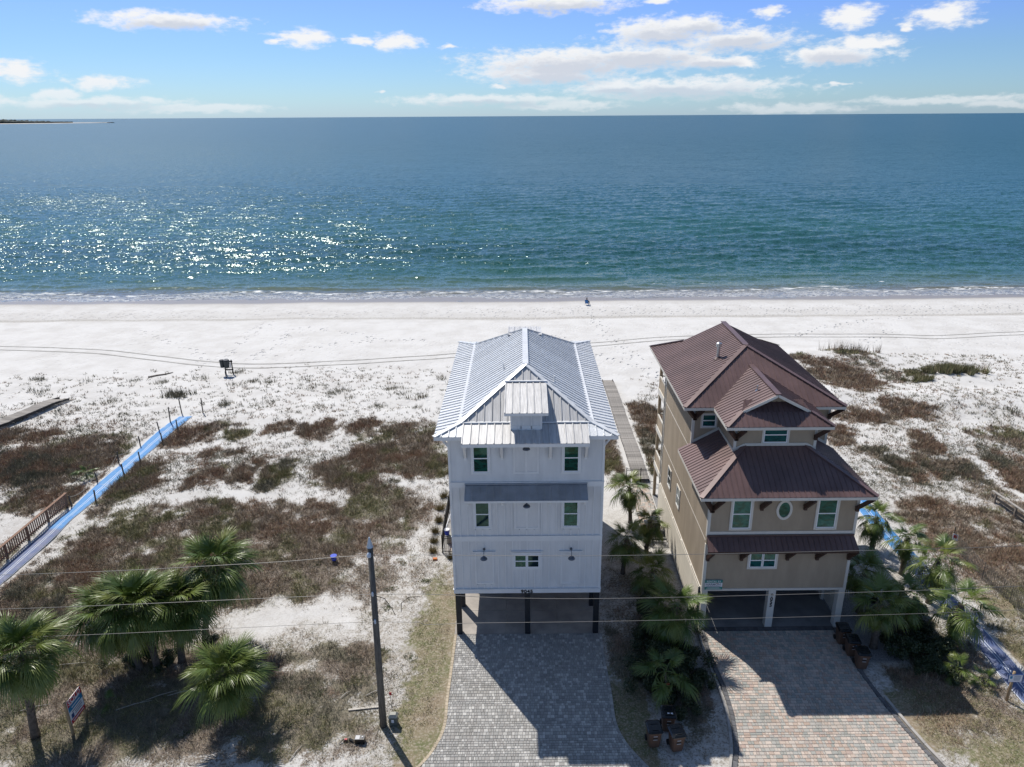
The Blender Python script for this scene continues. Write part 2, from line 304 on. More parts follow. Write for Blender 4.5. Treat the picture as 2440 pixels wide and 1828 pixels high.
def fields(x, y):
    """vegetation cover and species per point"""
    wx = x + (fbm(x * 0.35, y * 0.35, 11) - 0.5) * 2.2; wy = y + (fbm(x * 0.35, y * 0.35, 21) - 0.5) * 2.0
    wx = wx + (fbm(x * 1.3, y * 1.3, 13) - 0.5) * 2.0; wy = wy + (fbm(x * 1.3, y * 1.3, 23) - 0.5) * 2.4
    best = np.zeros_like(x); sp = np.zeros(x.shape, int); tot = np.zeros_like(x)
    for (cx, cy, rx, ry, d, t) in VEG:
        r = np.sqrt(((wx - cx) / (rx * 1.32)) ** 2 + ((wy - cy) / (ry * 1.32)) ** 2)
        v = d * soft(r, 0.62)
        sp = np.where(v > best, t, sp); best = np.maximum(best, v); tot += v
    alt = fbm(x * 0.55, y * 0.55, 63); sp = np.where(alt > 0.60, np.array([2, 0, 0, 0])[sp], np.where(alt < 0.40, np.array([1, 0, 3, 1])[sp], sp))
    bare = np.zeros_like(x)
    for (cx, cy, rx, ry, d) in BARE:
        r = np.sqrt(((wx - cx) / rx) ** 2 + ((wy - cy) / ry) ** 2); bare = np.maximum(bare, d * soft(r, 0.5))
    n = 0.6 * fbm(x * 0.8, y * 0.8, 31) + 0.4 * fbm(x * 2.3, y * 2.3, 33)
    v = np.clip(best * 1.18, 0, 1) * np.clip(0.80 + (n - 0.43) * 4.2, 0.18, 1.0) * (1 - 0.93 * bare)
    return v, sp, bare
def keep_clear(x, y):
    """true where nothing may grow: paving, slabs, mats, boardwalks, houses"""
    c = (x > -4.3) & (x < 4.5) & (y < 50.0)
    c |= (x > -5.2 - np.clip((27 - y) * 0.4, 0, 9)) & (x < 4.9 + np.clip((27 - y) * 0.4, 0, 9)) & (y < 27.2)
    c |= (x > 9.4) & (x < 18.9) & (y < 50.5)
    c |= (x > 24.55) & (x < 26.35) & (y > 20) & (y < 60)
    c |= (x > -34.3) & (x < -32.5) & (y > 30) & (y < 66.5)
    c |= (x > 8.3) & (x < 10.5) & (y > 43) & (y < 77)
    c |= (x > 18) & (x < 20.6) & (y > 31) & (y < 37)
    return c
# ---- ground sheet
gx = np.concatenate([np.linspace(-420, -80, 40, endpoint=False), np.linspace(-80, -45, 100, endpoint=False), np.linspace(-45, 45, 330, endpoint=False), np.linspace(45, 80, 100, endpoint=False), np.linspace(80, 420, 41)])
gy = np.concatenate([np.linspace(-60, 22, 30, endpoint=False), np.linspace(22, 130, 430), np.linspace(131, 260, 24)])
GX, GY = np.meshgrid(gx, gy); nx, ny = len(gx), len(gy)
x_, y_ = GX.ravel(), GY.ravel(); z_ = gz(x_, y_)
idx = np.arange(nx * ny).reshape(ny, nx)
Fq = np.stack([idx[:-1, :-1], idx[:-1, 1:], idx[1:, 1:], idx[1:, :-1]], -1).reshape(-1, 4)
v_, sp_, bare_ = fields(x_, y_)
def seg_d(x, y, L):
    d = np.full(x.shape, 1e9)
    for (ax, ay), (bx, by) in zip(L[:-1], L[1:]):
        t = np.clip(((x - ax) * (bx - ax) + (y - ay) * (by - ay)) / ((bx - ax) ** 2 + (by - ay) ** 2), 0, 1)
        d = np.minimum(d, np.hypot(x - ax - t * (bx - ax), y - ay - t * (by - ay)))
    return d
foot = np.zeros_like(x_)
for L in FOOT: foot = np.maximum(foot, np.exp(-(seg_d(x_, y_, L) / 1.1) ** 2))
foot = np.maximum(foot, 0.75 * np.exp(-((y_ - 114) / 4.0) ** 2) * (0.4 + fbm(x_ * 0.1, y_ * 0.1, 77)))
foot = np.maximum(foot, 0.30 * fbm(x_ * 0.12, y_ * 0.12, 78) * np.clip((y_ - 60) / 10, 0, 1) * np.clip((108 - y_) / 4, 0, 1))
edge_n = (fbm(x_ * 0.06, x_ * 0.0 + 3, 41) - 0.5) * 5
wet = np.clip((y_ - 121.3 - edge_n * 0.5) / 1.3, 0, 1)
damp = 0.9 * np.exp(-((y_ - 109.6 - edge_n * .6) / 0.9) ** 2) + 0.30 * np.exp(-((y_ - 112.5 - edge_n * .6) / 4.0) ** 2) + 0.45 * np.clip((y_ - 118.5 - edge_n * .5) / 3, 0, 1)
lawn = ((x_ > -8) & (x_ < -3.6)).astype(float) * np.clip((42 - y_ + (fbm(x_, y_, 51) - .5) * 3) / 4, 0, 1) * np.clip((x_ + 7.2 + (fbm(x_ * .6, y_ * .6, 50) - 0.5) * 3) / 1.6, 0, 1)
lawn = np.maximum(lawn, ((x_ > 4.0) & (x_ < 6.2)).astype(float) * np.clip((33 - y_) / 4, 0, 1))
lawn = np.maximum(lawn, ((x_ > 18.2) & (x_ < 24)).astype(float) * np.clip((31 - y_) / 2, 0, 1) * np.clip((fbm(x_ * 0.6, y_ * 0.6, 52) - 0.3) * 4, 0, 1))
lawn = np.maximum(lawn, ((x_ > 26.3) & (x_ < 60)).astype(float) * np.clip((39 - y_) / 3, 0, 1) * np.clip((fbm(x_ * 0.5, y_ * 0.5, 53) - 0.25) * 4, 0, 1))
grav = ((x_ > 17.9) & (x_ < 20.4) & (y_ > 31.5) & (y_ < 37)).astype(float)
dirty = np.clip((53 - y_) / 16, 0, 1)

m = bpy.data.materials.new('beach_sand'); m.use_nodes = True; t = NT(m.node_tree); b = t.n['Principled BSDF']
pos = t.new('ShaderNodeNewGeometry').outputs['Position']
def attr(n): return t.new('ShaderNodeAttribute', attribute_name=n).outputs['Fac']
nA = t.noise(pos, 0.35, 5, 0.6); nB = t.noise(pos, 2.6, 6, 0.65); nC = t.noise(pos, 9.0, 4, 0.6)
sand = t.mix(t.sstep(nA, 0.35, 0.7), (0.655, 0.645, 0.625), (0.575, 0.56, 0.535))
sand = t.mix(t.math('MULTIPLY', attr('dirty'), t.sstep(nB, 0.25, 0.75)), sand, (0.36, 0.325, 0.275))
sand = t.mix(t.math('MULTIPLY', attr('dirty'), t.math('MULTIPLY', t.sstep(nC, 0.5, 0.62), 0.7)), sand, (0.20, 0.17, 0.135))
lit = t.mix(t.sstep(nB, 0.3, 0.7), (0.14, 0.108, 0.082), (0.25, 0.205, 0.165))
lit = t.mix(attr('olive'), lit, t.mix(t.sstep(nB, 0.3, 0.7), (0.125, 0.12, 0.065), (0.215, 0.19, 0.125)))
vm = t.math('ADD', t.math('MULTIPLY', attr('veg'), 1.2), t.math('MULTIPLY', t.math('SUBTRACT', nC, 0.5), 1.5))
colr = t.mix(t.math('MULTIPLY', t.sstep(vm, 0.25, 0.65), 0.88), sand, lit)
lawnc = t.mix(t.sstep(nB, 0.35, 0.65), (0.205, 0.170, 0.088), (0.125, 0.138, 0.05))
lawnc = t.mix(t.sstep(nA, 0.45, 0.68), lawnc, (0.26, 0.20, 0.13))
lawnc = t.mix(t.math('MULTIPLY', t.sstep(nC, 0.50, 0.6), 0.65), lawnc, (0.42, 0.37, 0.29))
lm = t.math('ADD', attr('lawn'), t.math('MULTIPLY', t.math('SUBTRACT', nB, 0.5), 1.6))
colr = t.mix(t.math('MULTIPLY', t.sstep(lm, 0.3, 0.9), 0.92), colr, lawnc)
vor = t.new('ShaderNodeTexVoronoi', inp={'Scale': 26.0}); t.l.new(pos, vor.inputs['Vector'])
colr = t.mix(attr('grav'), colr, t.mix(t.sstep(vor.outputs['Distance'], 0.1, 0.6), (0.50, 0.50, 0.50), (0.16, 0.16, 0.165)))
colr = t.mix(t.math('MULTIPLY', attr('damp'), t.sstep(nB, 0.2, 0.6)), colr, (0.40, 0.38, 0.345))
colr = t.mix(attr('wet'), colr, (0.285, 0.265, 0.25))
t.l.new(colr, b.inputs['Base Color'])
t.l.new(t.math('MULTIPLY_ADD', attr('wet'), -0.55, 0.9), b.inputs['Roughness'])
b.inputs['Specular IOR Level'].default_value = 0.3
pv = t.new('ShaderNodeTexVoronoi', inp={'Scale': 1.35, 'Randomness': 1.0}); t.l.new(t.vmath('MULTIPLY', pos, (1.0, 0.8, 1.0)), pv.inputs['Vector'])
dent = t.math('MULTIPLY', t.math('SUBTRACT', t.sstep(pv.outputs['Distance'], 0.12, 0.34), 1.0), attr('foot'))
hgt = t.math('ADD', t.math('MULTIPLY', dent, 1.1), t.math('MULTIPLY', t.math('ADD', nB, t.math('MULTIPLY', nC, 0.5)), t.math('MULTIPLY_ADD', attr('wet'), -0.10, 0.11)))
bn = t.new('ShaderNodeBump'); bn.inputs['Strength'].default_value = 0.9; bn.inputs['Distance'].default_value = 0.25
t.l.new(hgt, bn.inputs['Height']); t.l.new(bn.outputs[0], b.inputs['Normal'])
MATS['beach_sand'] = m
me = np_mesh('ground', np.stack([x_, y_, z_], -1), Fq, 'beach_sand', smooth=True)
clear_ = keep_clear(x_, y_)
for nm, arr in (('veg', np.where(clear_, 0, v_)), ('foot', foot), ('wet', wet), ('damp', np.clip(damp, 0, 1)), ('lawn', lawn), ('grav', grav), ('dirty', dirty * (1 - 0.75 * bare_)), ('olive', np.isin(sp_, (2, 3)) * 0.7 * fbm(x_ * .9, y_ * .9, 64) * 1.6)):
    a = me.attributes.new(nm, 'FLOAT', 'POINT'); a.data.foreach_set('value', arr.astype(np.float32))
tag(link('ground', me), 'white sand ground with dune scrub running down to the surf', kind='structure')

# ---- tyre tracks pressed into the beach
mat('track_sand', (0.36, 0.35, 0.325), 0.95, var=0.25, vscale=1.5, bump=0.6, bscale=6)
def smooth_line(L, step=0.7):
    P = np.array(L, float); out = []
    for i in range(len(P) - 1):
        p0, p1, p2, p3 = P[max(i - 1, 0)], P[i], P[i + 1], P[min(i + 2, len(P) - 1)]
        n = max(2, int(np.hypot(*(p2 - p1)) / step))
        for k in range(n):
            u = k / n; out.append(0.5 * ((2 * p1) + (p2 - p0) * u + (2 * p0 - 5 * p1 + 4 * p2 - p3) * u * u + (3 * p1 - p0 - 3 * p2 + p3) * u ** 3))
    out.append(P[-1]); return np.array(out)
for L in TRACKS:
    C0 = smooth_line(L); T = np.gradient(C0, axis=0); T /= np.linalg.norm(T, axis=1)[:, None]; N = np.stack([-T[:, 1], T[:, 0]], -1)
    for side_ in (-0.85, 0.85):
        wv = 0.11 + 0.07 * vnoise(np.arange(len(C0)) * 0.4, np.zeros(len(C0)), 5)
        c = C0 + N * side_ + N * (vnoise(np.arange(len(C0)) * 0.1, np.ones(len(C0)), 8)[:, None] - 0.5) * 0.4
        cols_ = [c - N * wv[:, None], c + N * wv[:, None]]
        V = np.concatenate([np.column_stack([q, gz(q[:, 0], q[:, 1]) + 0.022]) for q in cols_]); n = len(C0)
        Fk = np.stack([np.arange(n - 1), np.arange(1, n), np.arange(1, n) + n, np.arange(n - 1) + n], -1)
        tag(link('tyre_track', np_mesh('tyre_track', V, Fk, 'track_sand')), kind='structure')

# ---- sea
rows = [112.0]
while rows[-1] < 3000: rows.append(rows[-1] + max(0.40, 1.7e-5 * rows[-1] ** 2))
while rows[-1] < 90000: rows.append(rows[-1] * 1.08)
ry_ = np.array(rows); u_ = np.linspace(-1, 1, 740)
SX = u_[None, :] * (ry_[:, None] * 0.92 + 55); SY = np.repeat(ry_[:, None], len(u_), 1)
SZ = np.zeros_like(SX); wr = np.random.default_rng(3)
for k in range(34):
    lam = wr.uniform(2.6, 11.0); th = wr.normal(R(-82), 0.38); kx, ky = math.cos(th), math.sin(th)
    amp = 0.0042 * lam ** 0.9; ph = wr.uniform(0, 6.28)
    q = np.sin((SX * kx + SY * ky) * 2 * math.pi / lam + ph + 0.6 * np.sin(SX * 0.05 + ph * 3))
    fade = np.clip((90 * lam ** 0.5 - (SY - 120)) / 120, 0, 1)
    SZ += amp * fade * (q + 0.35 * q * np.abs(q))
for k in range(26):
    lam = wr.uniform(1.3, 3.2); th = wr.normal(R(-84), 0.6); kx, ky = math.cos(th), math.sin(th); ph = wr.uniform(0, 6.28)
    q = np.sin((SX * kx + SY * ky) * 2 * math.pi / lam + ph + 0.8 * np.sin(SX * 0.11 + ph * 3) + 0.5 * np.sin(SY * 0.13 + ph))
    SZ += 0.042 * lam / 6.28 * np.clip((150 * lam - (SY - 120)) / 120, 0, 1) * q
SZ += wr.normal(0, 1, SX.shape) * 0.034 * np.clip((620 - SY) / 250, 0, 1) * np.clip(SY / 200, .7, 2)
shal = np.clip((SY - 122) / 40, 0.10, 1)
SZ = SZ * shal
# low breaking ridges along the shore
en = lambda x, s: (fbm(x * 0.035, x * 0 + s, 60 + s) - 0.5) * 7
for off, a, s in ((133.5, 0.30, 1), (141.5, 0.2, 2), (151, 0.16, 4)):
    SZ += a * np.exp(-((SY - off - en(SX, s)) / 0.9) ** 2) * np.clip(fbm(SX * 0.05, SX * 0 + s, 70) * 2.4 - 0.6, 0, 1)
SZ += -2.4
idx = np.arange(SX.size).reshape(SX.shape)
Fs = np.stack([idx[:-1, :-1], idx[:-1, 1:], idx[1:, 1:], idx[1:, :-1]], -1).reshape(-1, 4)
m = bpy.data.materials.new('sea_water'); m.use_nodes = True; t = NT(m.node_tree); b = t.n['Principled BSDF']
pos = t.new('ShaderNodeNewGeometry').outputs['Position']; sp = t.new('ShaderNodeSeparateXYZ', inp={0: pos})
nW = t.noise(t.vmath('MULTIPLY', pos, (0.020, 0.055, 0)), 1.0, 5, 0.6)
dist = t.math('SUBTRACT', sp.outputs[1], 127.0)
dn = t.math('MULTIPLY', dist, t.math('MULTIPLY_ADD', nW, 0.9, 0.55))
lg = t.math('MULTIPLY', t.math('LOGARITHM', t.math('ADD', t.math('MAXIMUM', dn, 0.0), 4.0), 10.0), 0.25)   # log10(4..10000)/4 : 0.15..1
wcol = t.ramp(lg, [(0.150, (0.20, 0.19, 0.165)), (0.215, (0.125, 0.12, 0.07)), (0.275, (0.070, 0.125, 0.080)), (0.345, (0.024, 0.098, 0.085)), (0.43, (0.015, 0.078, 0.083)),
                   (0.485, (0.023, 0.108, 0.110)), (0.53, (0.018, 0.096, 0.110)), (0.60, (0.012, 0.084, 0.104)), (0.75, (0.010, 0.078, 0.100)), (1.0, (0.012, 0.082, 0.106))])
# surf foam: ragged lace in the last metres of water
fe = t.noise(t.vmath('MULTIPLY', pos, (0.05, 0.10, 0)), 1.0, 4, 0.6)
fl = t.noise(t.vmath('MULTIPLY', pos, (0.55, 1.6, 0)), 1.0, 6, 0.65, dist=0.8)
yy = t.math('ADD', dist, t.math('MULTIPLY', t.math('SUBTRACT', fe, 0.5), 14.0))
def band(c, wd): return t.math('SUBTRACT', 1.0, t.sstep(t.math('ABSOLUTE', t.math('SUBTRACT', yy, c)), 0.0, wd))
lace = t.sstep(t.math('ABSOLUTE', t.math('SUBTRACT', fl, 0.5)), 0.055, 0.0)
foam = t.math('MAXIMUM', t.math('MULTIPLY', band(3.0, 1.7), t.sstep(fl, 0.46, 0.60)), t.math('MULTIPLY', band(-0.6, 4.6), t.math('MULTIPLY', lace, 0.75)))
foam = t.math('MAXIMUM', foam, t.math('MULTIPLY', band(8.5, 1.1), t.sstep(fl, 0.60, 0.68)))
foam = t.math('MAXIMUM', foam, t.math('MULTIPLY', band(17.0, 1.0), t.sstep(fl, 0.70, 0.76)))
t.l.new(t.mix(foam, wcol, (0.82, 0.83, 0.83)), b.inputs['Base Color'])
t.l.new(t.math('ADD', t.math('MULTIPLY', foam, 0.5), t.math('MULTIPLY_ADD', t.sstep(t.math('LOGARITHM', t.math('MAXIMUM', dist, 1.0), 10.0), 1.6, 2.9), 0.17, 0.17)), b.inputs['Roughness'])
b.inputs['IOR'].default_value = 1.333; b.inputs['Specular Tint'].default_value = (0.44, 0.78, 0.76, 1)
calm = t.math('MULTIPLY', t.math('MULTIPLY_ADD', t.sstep(dist, 0.0, 30.0), 0.8, 0.2), t.math('SUBTRACT', 1.0, t.math('MULTIPLY', t.sstep(dist, 250.0, 1500.0), 0.35)))
c1 = t.noise(t.vmath('MULTIPLY', pos, (0.30, 0.75, 0)), 1.0, 3, 0.6, out=1)
c2 = t.noise(t.vmath('MULTIPLY', pos, (2.2, 2.8, 0)), 1.0, 2, 0.6, out=1)
c3 = t.noise(t.vmath('MULTIPLY', pos, (0.035, 0.13, 0)), 1.0, 4, 0.7, out=1)
sl_ = t.vmath('ADD', t.vmath('MULTIPLY_ADD', c1, (0.50, 0.70, 0), (-0.25, -0.35, 0)), t.vmath('MULTIPLY_ADD', c2, (1.45, 1.60, 0), (-0.725, -0.80, 0)))
sl_ = t.vmath('ADD', sl_, t.vmath('MULTIPLY_ADD', c3, (0.10, 0.34, 0), (-0.05, -0.17, 0)))
sc = t.vmath('SCALE', sl_, None); t.l.new(calm, sc.node.inputs[3])
nrm = t.vmath('NORMALIZE', t.vmath('ADD', t.new('ShaderNodeNewGeometry').outputs['Normal'], sc))
t.l.new(nrm, b.inputs['Normal'])
MATS['sea_water'] = m
tag(link('sea', np_mesh('sea', np.stack([SX.ravel(), SY.ravel(), SZ.ravel()], -1), Fs, 'sea_water', smooth=True)), 'blue green sea with sun glitter and small surf', kind='structure')

# ---- far headland with its beach and wood
mat('far_wood', (0.030, 0.050, 0.045), 0.9, var=0.4, vscale=0.02)
mat('far_sand', (0.62, 0.58, 0.52), 0.9, var=0.2, vscale=0.01)
hx = np.linspace(0, 1, 160)
P0, P1 = np.array([-4600.0, 4100.0]), np.array([-2930.0, 5560.0])
cen = P0 + (P1 - P0) * hx[:, None]; wid = 420 * (1 - hx) ** 0.7 + 30
V = []; n = len(hx)
for k, (o, z) in enumerate(((-1.0, -3.5), (-0.8, 1.2), (1.0, 2.0), (1.6, -3.5))):
    V.append(np.column_stack([cen[:, 0] + o * wid * 0.3, cen[:, 1] + o * wid, np.full(n, z)]))
V = np.concatenate(V); F = np.concatenate([np.stack([np.arange(n - 1) + k * n, np.arange(1, n) + k * n, np.arange(1, n) + (k + 1) * n, np.arange(n - 1) + (k + 1) * n], -1) for k in range(3)])
tag(link('headland', np_mesh('headland', V, F, 'far_sand')), 'low sandy headland on the horizon', kind='structure')
tr = np.random.default_rng(5); K = 2600
u = tr.random(K) ** 1.3 * 0.86; c = P0 + (P1 - P0) * u[:, None]; wv = 420 * (1 - u) ** 0.7 + 30; o = tr.uniform(-0.55, 0.9, K)
cx, cy = c[:, 0] + o * wv * 0.3, c[:, 1] + o * wv; hgt_ = (20 + 18 * tr.random(K)) * np.clip((0.9 - u) / 0.35, 0.25, 1); rad = 9 + 9 * tr.random(K)
ring = np.array([(math.cos(a), math.sin(a)) for a in np.linspace(0, 2 * math.pi, 6, endpoint=False)])
V = []; 
for lev, rr in ((0.0, 0.8), (0.55, 1.0), (0.85, 0.6)):
    V.append(np.stack([cx[:, None] + ring[None, :, 0] * rad[:, None] * rr, cy[:, None] + ring[None, :, 1] * rad[:, None] * rr, np.repeat((1.5 + hgt_ * lev)[:, None], 6, 1)], -1))
V.append(np.stack([cx[:, None], cy[:, None], (1.5 + hgt_)[:, None]], -1))
V = np.concatenate(V, 1); base = (np.arange(K) * 19)[:, None]
F = []
for l in range(2):
    for j in range(6):
        j2 = (j + 1) % 6; F += [(l * 6 + j, l * 6 + j2, (l + 1) * 6 + j2), (l * 6 + j, (l + 1) * 6 + j2, (l + 1) * 6 + j)]
for j in range(6): F.append((12 + j, 12 + (j + 1) % 6, 18))
F = (np.array(F)[None] + base[:, :, None]).reshape(-1, 3)
tag(link('far_woods', np_mesh('far_woods', V.reshape(-1, 3), F, 'far_wood')), 'dark line of trees on the far headland', 'wood', kind='stuff')

# ---- dune grass and scrub: single blades in clumps, one mass nobody could count
m = bpy.data.materials.new('dry_grass'); m.use_nodes = True; t = NT(m.node_tree); b = t.n['Principled BSDF']
vc = t.new('ShaderNodeVertexColor', layer_name='Col').outputs[0]
t.l.new(vc, b.inputs['Base Color']); b.inputs['Roughness'].default_value = 0.75; b.inputs['Specular IOR Level'].default_value = 0.25
MATS['dry_grass'] = m
PAL = {0: np.array([(0.265, 0.210, 0.158), (0.195, 0.150, 0.110), (0.34, 0.28, 0.215), (0.165, 0.148, 0.095), (0.13, 0.098, 0.070)]),
       1: np.array([(0.200, 0.128, 0.090), (0.245, 0.165, 0.115), (0.150, 0.098, 0.070), (0.19, 0.16, 0.10), (0.29, 0.22, 0.155)]),
       2: np.array([(0.140, 0.142, 0.068), (0.195, 0.185, 0.092), (0.100, 0.112, 0.050), (0.28, 0.24, 0.145), (0.17, 0.14, 0.085)]),
       3: np.array([(0.125, 0.122, 0.082), (0.165, 0.148, 0.108), (0.090, 0.094, 0.060), (0.22, 0.19, 0.14), (0.11, 0.098, 0.072)])}
def blades(cx, cy, per, hmin, hmax, spread, sp, seed, lean=(0.25, 1.15), wbase=0.013, scale=None):
    """clump centres -> vertex, face and colour arrays; blades lean outwards from each clump"""
    r = np.random.default_rng(seed); n = len(cx)
    cxr = np.repeat(cx, per); cyr = np.repeat(cy, per); N = n * per
    a = r.uniform(0, 2 * np.pi, N); rr = np.sqrt(r.random(N)) * np.repeat(spread, per)
    bx, by = cxr + rr * np.cos(a), cyr + rr * np.sin(a); bz = gz(bx, by) - 0.01
    hs = np.repeat(scale if scale is not None else np.ones(n), per)
    L = r.uniform(hmin, hmax, N) * hs; ln = r.uniform(lean[0], lean[1], N)
    aa = a + r.normal(0, 0.7, N)
    tx, ty, tz = bx + np.cos(aa) * L * np.sin(ln), by + np.sin(aa) * L * np.sin(ln), bz + L * np.cos(ln)
    pa = r.uniform(0, np.pi, N); wv = wbase * r.uniform(0.7, 1.6, N) * np.clip(np.hypot(bx, by) / 38, 0.9, 2.2)
    px, py = np.cos(pa) * wv, np.sin(pa) * wv
    V = np.stack([np.stack([bx - px, by - py, bz], -1), np.stack([bx + px, by + py, bz], -1), np.stack([tx, ty, tz], -1)], 1).reshape(-1, 3)
    F = np.arange(N * 3).reshape(-1, 3)
    spr = np.repeat(sp, per); C = np.zeros((N, 3)); ci = r.integers(0, 5, N)
    for k in PAL: mk = spr == k; C[mk] = PAL[k][ci[mk]]
    C *= (r.uniform(0.80, 1.95, N) * np.repeat(r.uniform(.85, 1.35, n), per))[:, None]
    return V, F, np.repeat(C, 3, 0)
def scatter(n, x0, x1, y0, y1, seed, power=1.0):
    r = np.random.default_rng(seed); X = r.uniform(x0, x1, n); Y = r.uniform(y0, y1, n)
    v, sp, bare = fields(X, Y); v = np.where(keep_clear(X, Y), 0, v)
    # stay inside what the camera could plausibly see, with a margin
    k = (r.random(n) < v ** power) & (np.abs(X) < Y * 0.86 + 4)
    return X[k], Y[k], v[k], sp[k]
VV, FF, CC, off = [], [], [], 0
for (n, bx_, per, hm, hM, spd, seed, lean, wb) in (
        (270000, (-52, 60, 24, 58), 10, 0.10, 0.34, 0.16, 101, (0.35, 1.35), 0.010),
        (120000, (-66, 74, 50, 86), 10, 0.14, 0.46, 0.22, 102, (0.25, 1.15), 0.012),
        (42000, (-66, 74, 30, 82), 22, 0.22, 0.62, 0.20, 103, (0.05, 1.25), 0.010)):
    X, Y, v, spx = scatter(n, *bx_, seed)
    if seed == 103: mk = (v > 0.3) & (fbm(X * .7, Y * .7, 66) > .5); X, Y, v, spx = X[mk], Y[mk], v[mk], spx[mk]
    V, F, C = blades(X, Y, per, hm, hM, np.full(len(X), spd), spx, seed, lean, wb, scale=0.65 + 0.5 * v)
    VV.append(V); FF.append(F + off); CC.append(C); off += len(V)
    print('grass', seed, len(X), len(F))
me = np_mesh('dune_grass', np.concatenate(VV), np.concatenate(FF), 'dry_grass', np.concatenate(CC))
tag(link('dune_grass', me), 'brown and olive dune grass and scrub covering the sand', 'dune grass', kind='stuff')
# short lawn blades beside the grey drive and on the verge
r = np.random.default_rng(55); X = r.uniform(-9, 34, 60000); Y = r.uniform(22, 42, 60000)
ok = (((X > -7.2) & (X < -3.9) & (Y < 41)) | ((X > 4.3) & (X < 6.4) & (Y < 33)) | ((X > 18.4) & (X < 24.4) & (Y < 31)) | ((X > 26.4) & (Y < 39)))
ok &= ~keep_clear(X, Y) & (r.random(len(X)) < np.clip(fbm(X * 0.7, Y * 0.7, 90) * 2.6 - 0.75, 0.05, 1)); X, Y = X[ok], Y[ok]
V, F, C = blades(X, Y, 9, 0.04, 0.11, np.full(len(X), 0.12), np.where(fbm(X * 0.5, Y * 0.5, 92) > 0.5, 2, 0), 120, (0.4, 1.4), 0.012)
tag(link('lawn_grass', np_mesh('lawn_grass', V, F, 'dry_grass', C)), 'short patchy lawn grass beside the drives', 'grass', kind='stuff')
print('lawn', len(F))
# ================================================================== house materials
mat('white_siding', (0.74, 0.74, 0.735), 0.55, spec=0.4, var=0.09, vscale=1.1, bump=0.08, bscale=40, stretch=(1.4, 1.4, .35))
mat('white_trim', (0.79, 0.79, 0.785), 0.5, spec=0.4, var=0.04, vscale=2)
mat('galv_roof', (0.75, 0.77, 0.79), 0.36, metal=0.12, spec=0.5, var=0.16, vscale=2.2, rnd=0.07, stretch=(6, 6, 0.6))
mat('galv_weathered', (0.60, 0.595, 0.59), 0.5, metal=0.2, spec=0.5, var=0.22, vscale=2.0, rnd=0.06, stretch=(9, 0.5, 0.5))
mat('galv_cap', (0.75, 0.765, 0.78), 0.36, metal=0.1, var=0.1, vscale=3)
mat('awning_metal', (0.36, 0.41, 0.48), 0.3, metal=0.55, var=0.12, vscale=2, rnd=0.06)
mat('black_post', (0.018, 0.019, 0.022), 0.6, var=0.3, vscale=4)
mat('concrete', (0.40, 0.365, 0.325), 0.85, var=0.22, vscale=0.9, bump=0.15, bscale=25)
mat('lamp_metal', (0.13, 0.15, 0.18), 0.35, metal=0.6)
mat('black_paint', (0.010, 0.010, 0.012), 0.5)
mat('vinyl_white', (0.80, 0.82, 0.84), 0.35)
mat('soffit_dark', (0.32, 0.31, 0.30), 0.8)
def glass_mat(name, c, c2):
    m = bpy.data.materials.new(name); m.use_nodes = True; t = NT(m.node_tree); b = t.n['Principled BSDF']
    tcn = t.new('ShaderNodeTexCoord').outputs['Object']
    n1 = t.noise(t.vmath('MULTIPLY', tcn, (1.6, 1, 2.6)), 1.2, 3, 0.5, dist=1.2)
    t.l.new(t.mix(t.sstep(n1, 0.42, 0.6), c, c2), b.inputs['Base Color'])
    b.inputs['Roughness'].default_value = 0.03; b.inputs['IOR'].default_value = 1.55; b.inputs['Specular IOR Level'].default_value = 0.75
    b.inputs['Specular Tint'].default_value = (0.55, 1.0, 0.82, 1)
    MATS[name] = m
glass_mat('glass_green', (0.004, 0.060, 0.045), (0.002, 0.020, 0.018))
glass_mat('glass_teal', (0.010, 0.085, 0.085), (0.004, 0.030, 0.034))
glass_mat('glass_dark', (0.004, 0.012, 0.022), (0.002, 0.005, 0.010))

# ---- sheet-metal roofing: a convex roof plane cut into separate ribbed panels
def clip(poly, axis, val, keep_greater):
    out = []
    for i in range(len(poly)):
        a, b = poly[i], poly[(i + 1) % len(poly)]
        ia = (a[axis] >= val) if keep_greater else (a[axis] <= val); ib = (b[axis] >= val) if keep_greater else (b[axis] <= val)
        if ia: out.append(a)
        if ia != ib:
            t = (val - a[axis]) / (b[axis] - a[axis]); out.append((a[0] + t * (b[0] - a[0]), a[1] + t * (b[1] - a[1])))
    return out
def metal_plane(poly, eave, spacing, parent, m, rib=0.05, ribw=0.045, thick=0.025, name='roof_panel', phase=0.0):
    """poly: 3D points of a planar convex roof face, eave: direction along the eave"""
    P = [Vector(p) for p in poly]; u = Vector(eave).normalized()
    n = Vector((0, 0, 0))
    for i in range(len(P)): n += P[i].cross(P[(i + 1) % len(P)])
    n.normalize()
    if n.z < 0: n = -n
    v = n.cross(u); o = P[0]
    Q = [((p - o).dot(u), (p - o).dot(v)) for p in P]
    u0, u1 = min(q[0] for q in Q), max(q[0] for q in Q); k = max(1, round((u1 - u0) / spacing)); sp = (u1 - u0) / k
    base_o = origin(parent)
    def to3(q, h=0.0): return o + u * q[0] + v * q[1] + n * h
    for i in range(k):
        a, b = u0 + i * sp, u0 + (i + 1) * sp
        pc = clip(clip(Q, 0, a + 0.002, True), 0, b - 0.002, False)
        if len(pc) < 3: continue
        mb = MB(); mb.slab([to3(q) for q in pc], -n * thick)
        if rib > 0:
            rc = clip(clip(Q, 0, a + 0.004, True), 0, a + 0.004 + ribw, False)
            if len(rc) >= 3: mb.slab([to3(q, 0.001 if False else -0.003) for q in rc], n * (rib + 0.003))
        mb.build(name, m, parent)
    return n
